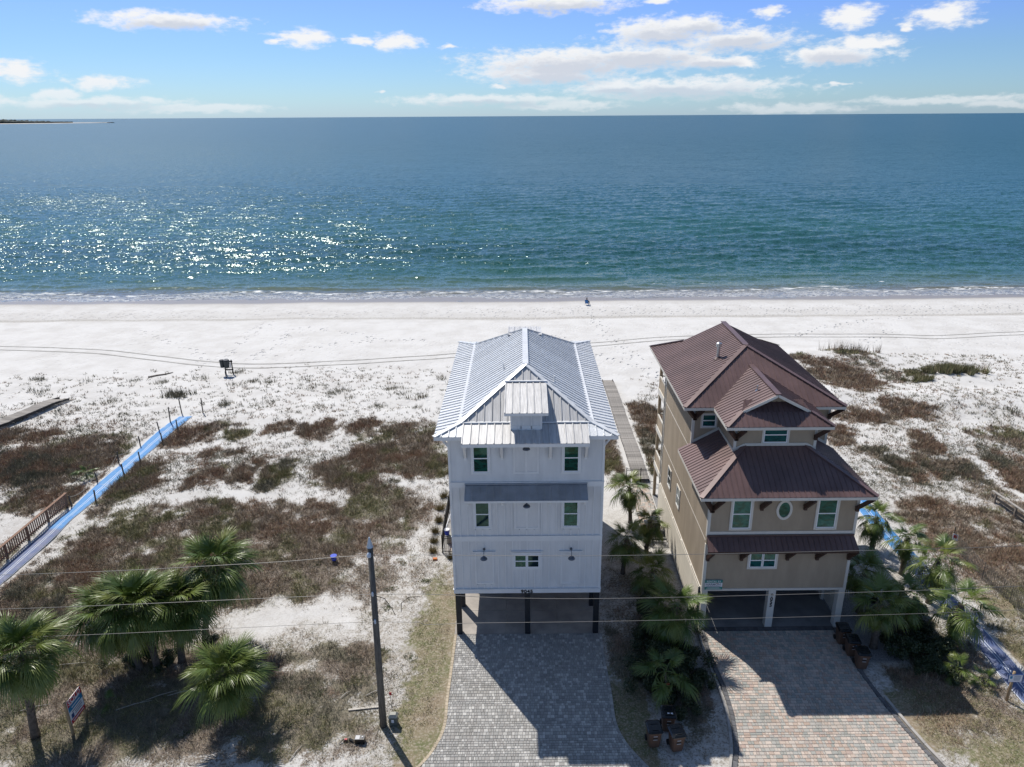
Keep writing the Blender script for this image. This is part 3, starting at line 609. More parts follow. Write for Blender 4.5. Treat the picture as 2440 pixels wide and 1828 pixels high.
def window(parent, xa, xb, za, zb, y, glass, frame='vinyl_white', split=True, casing=0.0, cas_m='white_trim', axis='y', pane_in=0.03, sash=0.055):
    """double-hung window on a wall facing -y (axis 'y') or -x (axis 'x'); frame > sashes > panes"""
    def bx(mb, a0, a1, d0, d1, c0, c1):
        if axis == 'y': mb.box(a0, a1, y + d0, y + d1, c0, c1)
        else: mb.box(y + d0, y + d1, a0, a1, c0, c1)
    w_ = empty('window', (0, 0, 0), parent=parent)
    if casing:
        mb = MB(); c = casing
        bx(mb, xa - c, xa, -0.045, 0.05, za - c, zb + c); bx(mb, xb, xb + c, -0.045, 0.05, za - c, zb + c)
        bx(mb, xa, xb, -0.045, 0.05, zb, zb + c); bx(mb, xa, xb, -0.06, 0.05, za - c, za); mb.build('casing', cas_m, w_)
    mb = MB(); s_ = sash
    bx(mb, xa, xa + s_, -0.03, 0.06, za, zb); bx(mb, xb - s_, xb, -0.03, 0.06, za, zb); bx(mb, xa + s_, xb - s_, -0.03, 0.06, zb - s_, zb)
    bx(mb, xa + s_, xb - s_, -0.04, 0.06, za, za + s_)
    zm = (za + zb) / 2
    if split: bx(mb, xa + s_, xb - s_, -0.034, 0.05, zm - 0.03, zm + 0.03)
    mb.build('frame', frame, w_)
    for c0, c1, dd in (((za + s_, zm - 0.03, -0.026), (zm + 0.03, zb - s_, -0.018)) if split else ((za + s_, zb - s_, -0.022),)):
        mb = MB(); bx(mb, xa + s_, xb - s_, dd, dd + 0.012, c0, c1); mb.build('pane', glass, w_)
    return w_

# ================================================================== white house
WX0, WX1, WY0, WY1 = -3.83, 4.18, 33.92, 48.6
wh = empty('white_house', (0.17, 41.2, 0), 'tall white board and batten beach house on black stilts with pale metal roof', 'house')
# carport slab: concrete bays with open joints
for (xa, xb) in ((-3.95, -1.06), (-1.045, 1.92), (1.935, 4.28)):
    for (ya, yb) in ((33.93, 36.0), (36.015, 38.9), (38.915, 43.5), (43.515, 49.0)):
        MB().cbox(xa, xb, ya, yb, -0.15, 0.03, 0.008).build('slab_bay', 'concrete', wh)
for yy in (34.08, 36.5, 39.4, 42.4, 45.4, 48.3):
    for xx in (-3.65, 0.19, 4.02):
        if xx == 0.19 and yy not in (34.08, 48.3): continue
        MB().box(xx - 0.15, xx + 0.15, yy - 0.15, yy + 0.15, 0, 2.84).build('stilt', 'black_post', wh)
# low concrete haunches beside the outer posts (blocky shadow in the carport)
for (xx, yy) in ((-3.3, 34.2), (-3.3, 36.6)):
    pass
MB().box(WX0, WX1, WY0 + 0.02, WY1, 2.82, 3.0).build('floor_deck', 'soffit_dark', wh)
wall = MB()
wall.box(WX0 + 0.02, WX1 - 0.02, WY0 + 0.03, WY1, 3.0, 12.45).build('wall', 'white_siding', wh)
MB().box(WX0 - 0.03, WX1 + 0.03, WY0 - 0.05, WY0 + 0.10, 2.80, 3.04).build('skirt_beam', 'white_trim', wh)
MB().box(WX0 - 0.03, WX0 + 0.10, WY0 + 0.102, WY1, 2.80, 3.04).build('skirt_beam', 'white_trim', wh)
MB().box(WX1 - 0.10, WX1 + 0.03, WY0 + 0.102, WY1, 2.80, 3.04).build('skirt_beam', 'white_trim', wh)
MB().box(WX0 - 0.06, WX1 + 0.06, WY0 - 0.075, WY0 + 0.1, 3.042, 3.075).build('drip_ledge', 'white_trim', wh)
for (za, zb) in ((6.10, 6.39), (9.35, 9.63)):
    MB().box(WX0 - 0.025, WX1 + 0.025, WY0 - 0.03, WY0 + 0.05, za, zb).build('belt_board', 'white_trim', wh)
    MB().box(WX0 - 0.04, WX1 + 0.04, WY0 - 0.055, WY0 + 0.05, zb + 0.002, zb + 0.03).build('drip_ledge', 'white_trim', wh)
for (za, zb) in ((3.077, 6.098), (6.422, 9.348), (9.662, 12.2)):
    for x in (WX0 - 0.02, WX1 - 0.10):
        MB().box(x, x + 0.12, WY0 - 0.022, WY0 + 0.05, za, zb).build('corner_board', 'white_trim', wh)
# battens on floors one and two
OPEN = {1: [(-2.68, -1.59, 3.35, 5.5), (-0.62, 0.95, 4.3, 5.5), (1.98, 3.10, 3.30, 5.5)],
        2: [(-2.70, -1.65, 6.80, 8.65), (-0.55, 0.92, 6.78, 8.75), (1.96, 3.05, 6.78, 8.65)]}
for fl, (za, zb) in ((1, (3.077, 6.098)), (2, (6.422, 9.348))):
    for k in range(20):
        x = -3.36 + k * 0.3925
        if fl == 1: x += 0.02
        segs = [(za, zb)]
        for (a, b, c, d) in OPEN[fl]:
            if a - 0.02 < x < b + 0.02:
                segs = [s2 for s in segs for s2 in ((s[0], min(s[1], c)), (max(s[0], d), s[1])) if s2[1] - s2[0] > 0.12]
        for (c, d) in segs:
            MB().box(x - 0.03, x + 0.03, WY0 - 0.012, WY0 + 0.05, c, d).build('batten', 'white_trim', wh)
# lap boards on the top floor
k = 0; z = 9.665
while z < 12.2:
    mb = MB(); x0, x1 = WX0 + 0.102, WX1 - 0.102; y0 = WY0 + 0.03
    mb.add([(x0, y0 - 0.028, z), (x1, y0 - 0.028, z), (x1, y0 - 0.002, z + 0.17), (x0, y0 - 0.004, z + 0.17), (x0, y0 + 0.02, z), (x1, y0 + 0.02, z), (x1, y0 + 0.02, z + 0.17), (x0, y0 + 0.02, z + 0.17)],
           [(0, 1, 2, 3), (4, 7, 6, 5), (0, 4, 5, 1), (3, 2, 6, 7), (0, 3, 7, 4), (1, 5, 6, 2)])
    mb.build('lap_board', 'white_siding', wh); z += 0.172
# windows with flat casings
for (xa, xb, za, zb, g) in ((-2.58, -1.78, 10.22, 11.80, 'glass_green'), (2.08, 2.88, 10.22, 11.80, 'glass_green'), (-2.56, -1.79, 6.97, 8.52, 'glass_dark'), (2.10, 2.90, 6.97, 8.52, 'glass_green')):
    window(wh, xa, xb, za, zb, WY0 - 0.0, g, casing=0.10)
for (xa, xb, g) in ((-0.51, 0.155, 'glass_green'), (0.18, 0.845, 'glass_dark')):
    window(wh, xa, xb, 4.43, 5.24, WY0, g, casing=0)
mb = MB(); mb.box(-0.62, -0.512, WY0 - 0.02, WY0 + 0.05, 4.30, 5.36); mb.box(0.847, 0.955, WY0 - 0.02, WY0 + 0.05, 4.30, 5.36)
mb.box(-0.512, 0.847, WY0 - 0.02, WY0 + 0.05, 5.242, 5.36); mb.box(-0.512, 0.847, WY0 - 0.03, WY0 + 0.05, 4.30, 4.428); mb.box(0.157, 0.178, WY0 - 0.03, WY0 + 0.05, 4.43, 5.24)
mb.build('window_casing', 'white_trim', wh)
# blind panels: trimmed mock shutters
def blind(xa, xb, za, zb, mid):
    p = empty('blind_panel', (0, 0, 0), parent=wh); c = 0.09; y = WY0
    mb = MB(); mb.box(xa, xa + c, y - 0.02, y + 0.05, za, zb); mb.box(xb - c, xb, y - 0.02, y + 0.05, za, zb)
    mb.box(xa + c, xb - c, y - 0.02, y + 0.05, zb - c, zb); mb.box(xa + c, xb - c, y - 0.02, y + 0.05, za, za + c)
    if mid: xm = (xa + xb) / 2; mb.box(xm - 0.05, xm + 0.05, y - 0.02, y + 0.05, za + c, zb - c)
    mb.build('trim_frame', 'white_trim', p); MB().box(xa + c, xb - c, y + 0.004, y + 0.05, za + c, zb - c).build('flat_board', 'white_siding', p)
blind(-0.50, 0.82, 10.12, 11.95, True); blind(-0.49, 0.86, 6.84, 8.70, True); blind(-2.66, -1.61, 3.40, 5.42, False); blind(2.0, 3.08, 3.36, 5.42, False)
for (xa, xb) in ((-2.75, -1.52), (-0.70, 1.03), (1.91, 3.17)):
    MB().box(xa, xb, WY0 - 0.07, WY0 + 0.03, 5.425, 5.47).build('head_ledge', 'white_trim', wh)
# roof: flared skirt, hipped upper roof, shed dormers front and back
EX0, EX1, EY0, EY1, EZ = -4.47, 4.80, 33.45, 49.87, 12.42
BX0, BX1, BY0, BY1, BZ = -3.22, 3.57, 34.52, 48.33, 12.72
RX, RY0, RY1, RZ = 0.175, 37.75, 44.9, 14.78
roof = empty('roof', (0, 0, 0), parent=wh)
S_ = 0.40
metal_plane([(EX0, EY0, EZ), (BX0, BY0, BZ), (BX0, BY1, BZ), (EX0, EY1, EZ)], (0, 1, 0), S_, roof, 'galv_roof')
metal_plane([(EX1, EY0, EZ), (EX1, EY1, EZ), (BX1, BY1, BZ), (BX1, BY0, BZ)], (0, 1, 0), S_, roof, 'galv_roof')
metal_plane([(BX0, BY0, BZ), (RX, RY0, RZ), (RX, RY1, RZ), (BX0, BY1, BZ)], (0, 1, 0), S_, roof, 'galv_roof')
metal_plane([(BX1, BY0, BZ), (BX1, BY1, BZ), (RX, RY1, RZ), (RX, RY0, RZ)], (0, 1, 0), S_, roof, 'galv_roof')
metal_plane([(BX0, BY0, BZ), (BX1, BY0, BZ), (RX, RY0, RZ)], (1, 0, 0), S_, roof, 'galv_weathered')
metal_plane([(BX0, BY1, BZ), (RX, RY1, RZ), (BX1, BY1, BZ)], (1, 0, 0), S_, roof, 'galv_roof')
metal_plane([(EX0, EY1, EZ), (BX0, BY1, BZ), (BX1, BY1, BZ), (EX1, EY1, EZ)], (1, 0, 0), S_, roof, 'galv_roof')
sl = (BZ - EZ) / (BY0 - EY0)
cy0 = 32.92; cz0 = EZ - sl * (EY0 - cy0)
cx0, cx1 = -3.06, 3.32
metal_plane([(EX0, EY0, EZ), (cx0, EY0, EZ), (cx0, BY0, BZ), (BX0, BY0, BZ)], (1, 0, 0), S_, roof, 'galv_roof')
metal_plane([(cx0, cy0, cz0), (cx1, cy0, cz0), (cx1, BY0, BZ), (cx0, BY0, BZ)], (1, 0, 0), S_, roof, 'galv_weathered')
metal_plane([(cx1, EY0, EZ), (EX1, EY0, EZ), (BX1, BY0, BZ), (cx1, BY0, BZ)], (1, 0, 0), S_, roof, 'galv_roof')
# caps along ridge, hips and the break
def cap(p, q, wd=0.30, h=0.05, m='galv_cap'): MB().bar(Vector(p) + Vector((0, 0, 0.03)), Vector(q) + Vector((0, 0, 0.03)), wd, h).build('roof_cap', m, roof)
cap((RX, RY0, RZ), (RX, RY1, RZ), 0.32)
for (a, b) in (((BX0, BY0, BZ), (RX, RY0, RZ)), ((BX1, BY0, BZ), (RX, RY0, RZ)), ((BX0, BY1, BZ), (RX, RY1, RZ)), ((BX1, BY1, BZ), (RX, RY1, RZ)),
               ((EX0, EY0, EZ), (BX0, BY0, BZ)), ((EX1, EY0, EZ), (BX1, BY0, BZ)), ((EX0, EY1, EZ), (BX0, BY1, BZ)), ((EX1, EY1, EZ), (BX1, BY1, BZ))): cap(a, b, 0.24)
cap((BX0, BY0, BZ), (BX0, BY1, BZ), 0.22, 0.04); cap((BX1, BY0, BZ), (BX1, BY1, BZ), 0.22, 0.04); cap((BX0, BY0, BZ), (BX1, BY0, BZ), 0.16, 0.05)
# fascias and soffit
def fascia(p, q, par=None, m='white_trim', h=0.17, drop=0.11): MB().bar(Vector(p) - Vector((0, 0, drop)), Vector(q) - Vector((0, 0, drop)), 0.035, h).build('fascia', m, par or roof)
fascia((EX0, EY0 + .02, EZ), (cx0 - .01, EY0 + .02, EZ)); fascia((cx1 + .01, EY0 + .02, EZ), (EX1, EY0 + .02, EZ)); fascia((cx0, cy0 + .02, cz0), (cx1, cy0 + .02, cz0))
fascia((EX0 + .02, EY0 + .04, EZ), (EX0 + .02, EY1, EZ)); fascia((EX1 - .02, EY0 + .04, EZ), (EX1 - .02, EY1, EZ)); fascia((EX0, EY1 - .02, EZ), (EX1, EY1 - .02, EZ))
fascia((cx0 + .02, cy0 + .05, cz0), (cx0 + .02, EY0, EZ)); fascia((cx1 - .02, cy0 + .05, cz0), (cx1 - .02, EY0, EZ))
MB().box(EX0 + .05, EX1 - .05, EY0 + .05, EY1 - .05, 12.20, 12.23).build('soffit', 'white_trim', roof)
MB().box(cx0 + .05, cx1 - .05, cy0 + .05, EY0 + .045, 12.13, 12.16).build('soffit', 'white_trim', roof)
# dormers
def dormer(y_face, y_edge, y_top, z_edge, z_top, sgn, xa, xb):
    d = empty('dormer', (0, 0, 0), parent=roof)
    metal_plane([(xa - .30, y_edge, z_edge), (xb + .30, y_edge, z_edge), (xb + .30, y_top, z_top), (xa - .30, y_top, z_top)], (1, 0, 0), S_, d, 'galv_weathered')
    wl = MB(); zt = z_edge - 0.04
    lo, hi = min(y_face, y_top), max(y_face, y_top)
    wl.slab([(xa, y_face, 12.5), (xa, y_face, zt), (xa, y_top, z_top - 0.06), (xa, y_top, 12.9)], (xb - xa, 0, 0)); wl.build('dormer_wall', 'white_siding', d)
    y = y_face - 0.02 * sgn
    mb = MB()
    for (a, b, c, e) in ((xa, xa + .09, 12.6, zt - .1), (xb - .09, xb, 12.6, zt - .1), ((2 * xa + xb) / 3 - .02, (2 * xa + xb) / 3 + .02, 12.6, zt - .1), ((xa + 2 * xb) / 3 - .02, (xa + 2 * xb) / 3 + .02, 12.6, zt - .1), (xa + .091, xb - .091, 12.55, 12.78)):
        mb.box(a, b, min(y, y_face), max(y, y_face) + 0.005, c, e)
    mb.build('dormer_trim', 'white_trim', d)
    fascia((xa - .30, y_edge + .02 * sgn, z_edge), (xb + .30, y_edge + .02 * sgn, z_edge), d, h=.13, drop=.085)
    for x in (xa - .28, xb + .28): fascia((x, y_edge + .05 * sgn, z_edge), (x, y_top, z_top), d, h=.13, drop=.085)
dormer(32.97 + 1.0, 33.50, 36.75, 13.66, 14.15, 1, -0.62, 0.98)
dormer(47.75, 48.3, 45.2, 13.96, 14.3, -1, -0.62, 0.98)
cap((-0.95, 36.72, 14.17), (1.31, 36.72, 14.17), 0.14, 0.05)
# plumbing vents on the roof
for (x, y) in ((-1.05, 39.2), (1.75, 37.6)):
    f = abs(x - RX) / (BX1 - RX); z = RZ - f * (RZ - BZ)
    MB().tube([(x, y, z - .1), (x, y, z + .35)], 0.05, 8).build('vent_pipe', 'galv_cap', roof)
# eave brackets
def bracket(x, y, ztop, reach, drop, par, m='white_trim', w_=0.11):
    b = empty('bracket', (0, 0, 0), parent=par)
    MB().bar((x, y - 0.02, ztop - drop), (x, y - reach, ztop - 0.05), w_, 0.12).build('brace', m, b)
    MB().box(x - w_ / 2, x + w_ / 2, y - 0.10, y - 0.005, ztop - drop - 0.12, ztop - 0.003).build('wall_leg', m, b)
for x in (-2.95, -1.08, 1.40, 3.22): bracket(x, WY0 - 0.03, 12.13, 0.75, 1.05, wh, w_=0.13)
for (x, s) in ((WX0, -1), (WX1, 1)):
    for y in (34.3, 38, 42, 46): MB().bar((x, y, 11.5), (x + s * 0.52, y, 12.18), 0.10, 0.10, up=(0, 1, 0)).build('side_brace', 'white_trim', wh)
# awning between floors two and three
aw = empty('awning', (0, 0, 0), parent=wh)
metal_plane([(-3.02, 32.98, 9.06), (3.32, 32.98, 9.06), (3.32, 33.88, 9.53), (-3.02, 33.88, 9.53)], (1, 0, 0), 0.375, aw, 'awning_metal', rib=0.025)
MB().bar((-3.04, 33.86, 9.56), (3.34, 33.86, 9.56), 0.10, 0.05).build('wall_flashing', 'awning_metal', aw)
fascia((-3.0, 33.0, 9.05), (3.3, 33.0, 9.05), aw, h=.11, drop=.075)
for x in (-2.99, 3.29): fascia((x, 33.03, 9.06), (x, 33.87, 9.50), aw, h=.10, drop=.07)
for x in (-2.93, -1.09, 1.38, 3.22): bracket(x, WY0 - 0.03, 9.05, 0.72, 0.62, aw, w_=0.12)
# gooseneck barn lamps
def barn_lamp(x, zm, down):
    l = empty('barn_lamp', (0, 0, 0), parent=wh); y = WY0 - 0.02
    MB().tube([(x, y, zm), (x, y - .05, zm)], 0.07, 12).build('wall_plate', 'lamp_metal', l)
    MB().tube([(x, y - .04, zm), (x, y - .25, zm + .12), (x, y - .42, zm + .10), (x, y - .48, zm - .05), (x, y - .48, zm - down + .12)], 0.016, 6).build('arm', 'lamp_metal', l)
    MB().lathe((x, y - .48, zm - down), [(0.19, -.02), (0.185, .02), (0.12, .09), (0.05, .13), (0.04, .19)], 16).build('shade', 'lamp_metal', l, smooth=True)
barn_lamp(0.17, 11.85, 0.10); barn_lamp(0.17, 8.70, 0.22); barn_lamp(-2.13, 5.62, 0.30); barn_lamp(2.55, 5.60, 0.30)
text('house_number', '9045', 0.30, 'black_paint', wh, (0.16, WY0 - 0.062, 2.90), (R(90), 0, 0), 0.012, 0.010, 1.12)
# side windows of the left wall, rear porch deck, stair
for y in (36.5, 41.5, 45.5):
    for z in (4.0, 7.1, 10.3): window(wh, y, y + 0.85, z, z + 1.4, WX0 + 0.015, 'glass_green', casing=0.09, axis='x')
MB().box(WX0, WX1, 48.6, 50.4, 2.85, 3.0).build('rear_deck', 'white_trim', wh)
# ================================================================== brown house
mat('stucco', (0.375, 0.305, 0.225), 0.9, var=0.12, vscale=0.9, bump=0.35, bscale=60, stretch=(1.3, 1.3, .4))
mat('brown_roof', (0.162, 0.102, 0.096), 0.38, metal=0.1, spec=0.5, var=0.22, vscale=0.5, rnd=0.035)
mat('brown_roof_dark', (0.105, 0.062, 0.058), 0.4, metal=0.1, var=0.1, vscale=2)
mat('dark_timber', (0.055, 0.026, 0.018), 0.65, var=0.3, vscale=5)
mat('cream_trim', (0.66, 0.63, 0.57), 0.6, var=0.05, vscale=2)
mat('cream_slat', (0.62, 0.575, 0.49), 0.6, var=0.08, vscale=2, rnd=0.04)
mat('porch_tan', (0.42, 0.335, 0.235), 0.8, var=0.08, vscale=2)
mat('garage_floor', (0.26, 0.26, 0.26), 0.9, var=0.2, vscale=1)
mat('flue_steel', (0.55, 0.56, 0.57), 0.3, metal=0.9)
NX0, NX1, NY0 = 9.95, 17.95, 34.35
NM, NB = 39.35, 47.2                    # main block front, back wall
bh = empty('brown_house', (13.95, 41.0, 0), 'tan stucco beach house with stacked maroon metal hip roofs', 'house')
MB().cbox(NX0, NX1, NY0 + 0.02, 50.0, -0.15, 0.03, 0.01).build('garage_slab', 'garage_floor', bh)
# stucco bodies
MB().box(NX0, NX1, NY0, NB, 2.52, 8.85).build('wall', 'stucco', bh)
MB().box(NX0, NX1, NM, NB, 8.852, 11.95).build('wall', 'stucco', bh)
BXa, BXb, BYf = 11.53, 16.02, 36.33
MB().box(BXa, BXb, BYf, NM + 0.05, 8.9, 11.95).build('wall', 'stucco', bh)
# carport columns, header, slatted sides
for (xa, xb) in ((9.95, 10.27), (13.70, 14.10), (17.62, 17.97)):
    MB().box(xa, xb, NY0 - 0.03, NY0 + 0.37, 0, 2.50).build('column', 'cream_trim', bh)
    if xa > 10: 
        for y in (38.8, 43.2): MB().box(xa, xb, y, y + 0.4, 0, 2.5).build('column', 'cream_trim', bh)
MB().box(NX0 - 0.03, NX1 + 0.03, NY0 - 0.035, NY0 + 0.3, 2.50, 2.64).build('header_beam', 'cream_trim', bh)
for (x, s) in ((NX0, -1), (NX1, 1)):
    for y in (36.9, 39.6, 42.3, 45.0, 47.0): MB().box(x - 0.09, x + 0.09, y - 0.09, y + 0.09, 0, 2.5).build('side_post', 'cream_trim', bh)
    mb0 = MB(); mb0.box(-0.02, 0.02, 34.75, 46.95, 0, 0.11); sm = None
    z = 0.12
    while z < 2.45:
        if sm is None:
            o = MB().box(x + s * .11 - 0.02, x + s * .11 + 0.02, 34.72, 47.1, 0, 0.105).build('slat', 'cream_slat', bh); sm = o.data; o.location.z = z
        else: link('slat', sm, bh, (0, 0, z))
        z += 0.142
    MB().box(x - 0.05, x + 0.05, NY0 + 0.4, NB, 2.44, 2.515).build('side_beam', 'cream_trim', bh)
MB().box(NX0 + .3, NX1 - .3, 46.9, 47.05, 0, 2.5).build('rear_wall', 'stucco', bh)
# corner boards and belts
def trim(x0, x1, y0, y1, z0, z1, nm='trim_board', m='cream_trim'): MB().box(x0, x1, y0, y1, z0, z1).build(nm, m, bh)
for (z0, z1) in ((2.642, 5.5), (6.0, 8.75)):
    trim(NX0 - .025, NX0 + .13, NY0 - .03, NY0 + .02, z0, z1, 'corner_board'); trim(NX1 - .13, NX1 + .025, NY0 - .03, NY0 + .02, z0, z1, 'corner_board')
    trim(NX0 - .03, NX0 + .01, NY0 - .026, NY0 + .16, z0, z1, 'corner_board')
trim(NX0 + .132, NX1 - .132, NY0 - .028, NY0 + .02, 6.12, 6.30, 'belt_board')
trim(NX0 - .02, NX0 + .12, NM - .03, NM + .02, 9.0, 11.8, 'corner_board'); trim(NX1 - .12, NX1 + .02, NM - .03, NM + .02, 9.0, 11.8, 'corner_board')
trim(NX0 - .025, NX0 + .005, NM - .026, NM + .13, 8.9, 11.8, 'corner_board')
for xa, xb in ((BXa - .02, BXa + .13), (BXb - .13, BXb + .02)): trim(xa, xb, BYf - .03, BYf + .02, 10.0, 11.8, 'corner_board')
trim(NX0 - .012, NX0 + .01, NY0 + .2, NB, 5.62, 5.66, 'wall_joint'); trim(NX0 - .012, NX0 + .01, NY0 + .2, NB, 8.78, 8.83, 'wall_joint')
trim(NX0 - .03, NX0 + .01, NB - .10, NB + .02, 2.6, 11.8, 'corner_board')
# lower hip roof
LZ, LS = 8.84, 0.555
lx0, lx1, ly0, lyb = 9.22, 18.42, 33.45, 39.45
hy = 36.36; hx0 = lx0 + (hy - ly0); hx1 = lx1 - (hy - ly0); hz = LZ + LS * (hy - ly0)
lr = empty('lower_roof', (0, 0, 0), parent=bh)
RS = 0.29
metal_plane([(lx0, ly0, LZ), (lx1, ly0, LZ), (hx1, hy, hz), (hx0, hy, hz)], (1, 0, 0), RS, lr, 'brown_roof', rib=0.03, ribw=0.035)
metal_plane([(lx0, ly0, LZ), (hx0, hy, hz), (hx0, lyb, hz), (lx0, lyb, LZ)], (0, 1, 0), RS, lr, 'brown_roof', rib=0.03, ribw=0.035)
metal_plane([(lx1, ly0, LZ), (lx1, lyb, LZ), (hx1, lyb, hz), (hx1, hy, hz)], (0, 1, 0), RS, lr, 'brown_roof', rib=0.03, ribw=0.035)
def rcap(p, q, par, wd=0.26): MB().bar(Vector(p) + Vector((0, 0, 0.035)), Vector(q) + Vector((0, 0, 0.035)), wd, 0.05).build('roof_cap', 'brown_roof', par)
rcap((lx0, ly0, LZ), (hx0, hy, hz), lr); rcap((lx1, ly0, LZ), (hx1, hy, hz), lr)
def bfascia(p, q, par, h=0.16, drop=0.11, m='cream_trim'): MB().bar(Vector(p) - Vector((0, 0, drop)), Vector(q) - Vector((0, 0, drop)), 0.035, h).build('fascia', m, par)
bfascia((lx0, ly0 + .02, LZ), (lx1, ly0 + .02, LZ), lr); bfascia((lx0 + .02, ly0 + .04, LZ), (lx0 + .02, lyb, LZ), lr); bfascia((lx1 - .02, ly0 + .04, LZ), (lx1 - .02, lyb, LZ), lr)
MB().box(lx0 + .04, lx1 - .04, ly0 + .04, lyb - .02, LZ - .19, LZ - .165).build('soffit', 'cream_trim', lr)
# flashing boards where the bump meets the lower roof
trim(hx0, hx1, BYf - .035, BYf - .002, hz + .02, hz + .17, 'flashing_board')
for s, xw, xh in ((-1, BXa, hx0), (1, BXb, hx1)):
    zc = LZ + LS * abs(xw - (lx0 if s < 0 else lx1))
    MB().bar((xh, BYf - .02, hz + .095), (xw, BYf - .02, zc + .095), 0.033, 0.15).build('flashing_board', 'cream_trim', bh)
    MB().bar((xw + s * .02, BYf - .03, zc + .095), (xw + s * .02, NM, zc + .095), 0.033, 0.15).build('flashing_board', 'cream_trim', bh)
    xo = NX0 if s < 0 else NX1; zo = LZ + LS * abs(xo - (lx0 if s < 0 else lx1))
    MB().bar((xo, NM - .02, zo + .095), (xw, NM - .02, zc + .095), 0.033, 0.15).build('flashing_board', 'cream_trim', bh)
# main hip roof with a gablet at the back
MZ, MS = 11.88, 0.49
mx0, mx1, my0, my1 = 9.2, 18.42, 38.45, 50.25
mxm = (mx0 + mx1) / 2; half = mxm - mx0; rz = MZ + MS * half; ry0 = my0 + half; ry1 = 48.45
kx = 1.94; kz = MZ + MS * kx
mr = empty('main_roof', (0, 0, 0), parent=bh)
metal_plane([(mx0, my0, MZ), (mx1, my0, MZ), (mxm, ry0, rz)], (1, 0, 0), RS, mr, 'brown_roof', rib=0.03, ribw=0.035)
metal_plane([(mx0, my0, MZ), (mxm, ry0, rz), (mxm, ry1, rz), (mx0 + kx, ry1, kz), (mx0, my1, MZ)], (0, 1, 0), RS, mr, 'brown_roof', rib=0.03, ribw=0.035)
metal_plane([(mx1, my0, MZ), (mx1, my1, MZ), (mx1 - kx, ry1, kz), (mxm, ry1, rz), (mxm, ry0, rz)], (0, 1, 0), RS, mr, 'brown_roof', rib=0.03, ribw=0.035)
metal_plane([(mx0, my1, MZ), (mx0 + kx, ry1, kz), (mx1 - kx, ry1, kz), (mx1, my1, MZ)], (1, 0, 0), RS, mr, 'brown_roof', rib=0.03, ribw=0.035)
MB().slab([(mx0 + kx, ry1 - .1, kz - .02), (mx1 - kx, ry1 - .1, kz - .02), (mxm, ry1 - .1, rz - .04)], (0, -0.08, 0)).build('gable_wall', 'stucco', mr)
rcap((mxm, ry0, rz), (mxm, ry1, rz), mr, 0.34); rcap((mx0, my0, MZ), (mxm, ry0, rz), mr); rcap((mx1, my0, MZ), (mxm, ry0, rz), mr)
rcap((mx0, my1, MZ), (mx0 + kx, ry1, kz), mr); rcap((mx1, my1, MZ), (mx1 - kx, ry1, kz), mr)
bx0, bx1, by0 = 10.86, 16.62, 35.62
bfascia((mx0, my0 + .02, MZ), (bx0 + .1, my0 + .02, MZ), mr); bfascia((bx1 - .1, my0 + .02, MZ), (mx1, my0 + .02, MZ), mr)
bfascia((mx0 + .02, my0 + .04, MZ), (mx0 + .02, my1, MZ), mr); bfascia((mx1 - .02, my0 + .04, MZ), (mx1 - .02, my1, MZ), mr); bfascia((mx0, my1 - .02, MZ), (mx1, my1 - .02, MZ), mr)
MB().box(mx0 + .04, mx1 - .04, my0 + .04, my1 - .04, MZ - .19, MZ - .165).build('soffit', 'cream_trim', mr)
# bump roof: gablet over a hipped skirt
bm_ = (bx0 + bx1) / 2; bhf = bm_ - bx0; brz = MZ + 0.515 * bhf; gx = 0.98; gz_ = MZ + 0.515 * gx; gy = by0 + 0.9
br = empty('bump_roof', (0, 0, 0), parent=bh); yb_ = my0 + (brz - MZ) / MS + 0.35
metal_plane([(bx0, by0, MZ), (bx0 + gx, gy, gz_), (bm_, gy, brz), (bm_, yb_, brz), (bx0, my0 + .1, MZ)], (0, 1, 0), RS, br, 'brown_roof', rib=0.03, ribw=0.035)
metal_plane([(bx1, by0, MZ), (bx1, my0 + .1, MZ), (bm_, yb_, brz), (bm_, gy, brz), (bx1 - gx, gy, gz_)], (0, 1, 0), RS, br, 'brown_roof', rib=0.03, ribw=0.035)
sk = (gz_ - MZ) / (gy - by0); back = 0.75      # skirt runs on under the gablet
metal_plane([(bx0, by0, MZ), (bx1, by0, MZ), (bx1 - gx, gy, gz_), (bx0 + gx, gy, gz_)], (1, 0, 0), RS, br, 'brown_roof', rib=0.03, ribw=0.035)
w0 = gx * 1.25
metal_plane([(bx0 + gx + .02, gy, gz_), (bx1 - gx - .02, gy, gz_), (bx1 - gx - .3, gy + back, gz_ + sk * back), (bx0 + gx + .3, gy + back, gz_ + sk * back)], (1, 0, 0), RS, br, 'brown_roof', rib=0.03, ribw=0.035)
MB().slab([(bx0 + gx + .1, gy + .62, gz_ - .1), (bx1 - gx - .1, gy + .62, gz_ - .1), (bm_, gy + .62, brz - .06)], (0, 0.06, 0)).build('gable_wall', 'stucco', br)
for s, x in ((1, bx0 + gx), (-1, bx1 - gx)):
    MB().bar((x, gy - .01, gz_ - .06), (bm_, gy - .01, brz - .06), 0.04, 0.15).build('rake_board', 'cream_trim', br)
rcap((bm_, gy - .03, brz), (bm_, yb_ - .3, brz), br, 0.3); rcap((bx0, by0, MZ), (bx0 + gx, gy, gz_), br, 0.22); rcap((bx1, by0, MZ), (bx1 - gx, gy, gz_), br, 0.22)
bfascia((bx0, by0 + .02, MZ), (bx1, by0 + .02, MZ), br); bfascia((bx0 + .02, by0 + .04, MZ), (bx0 + .02, my0 + .1, MZ), br); bfascia((bx1 - .02, by0 + .04, MZ), (bx1 - .02, my0 + .1, MZ), br)
MB().box(bx0 + .04, bx1 - .04, by0 + .04, my0 + .3, MZ - .19, MZ - .165).build('soffit', 'cream_trim', br)
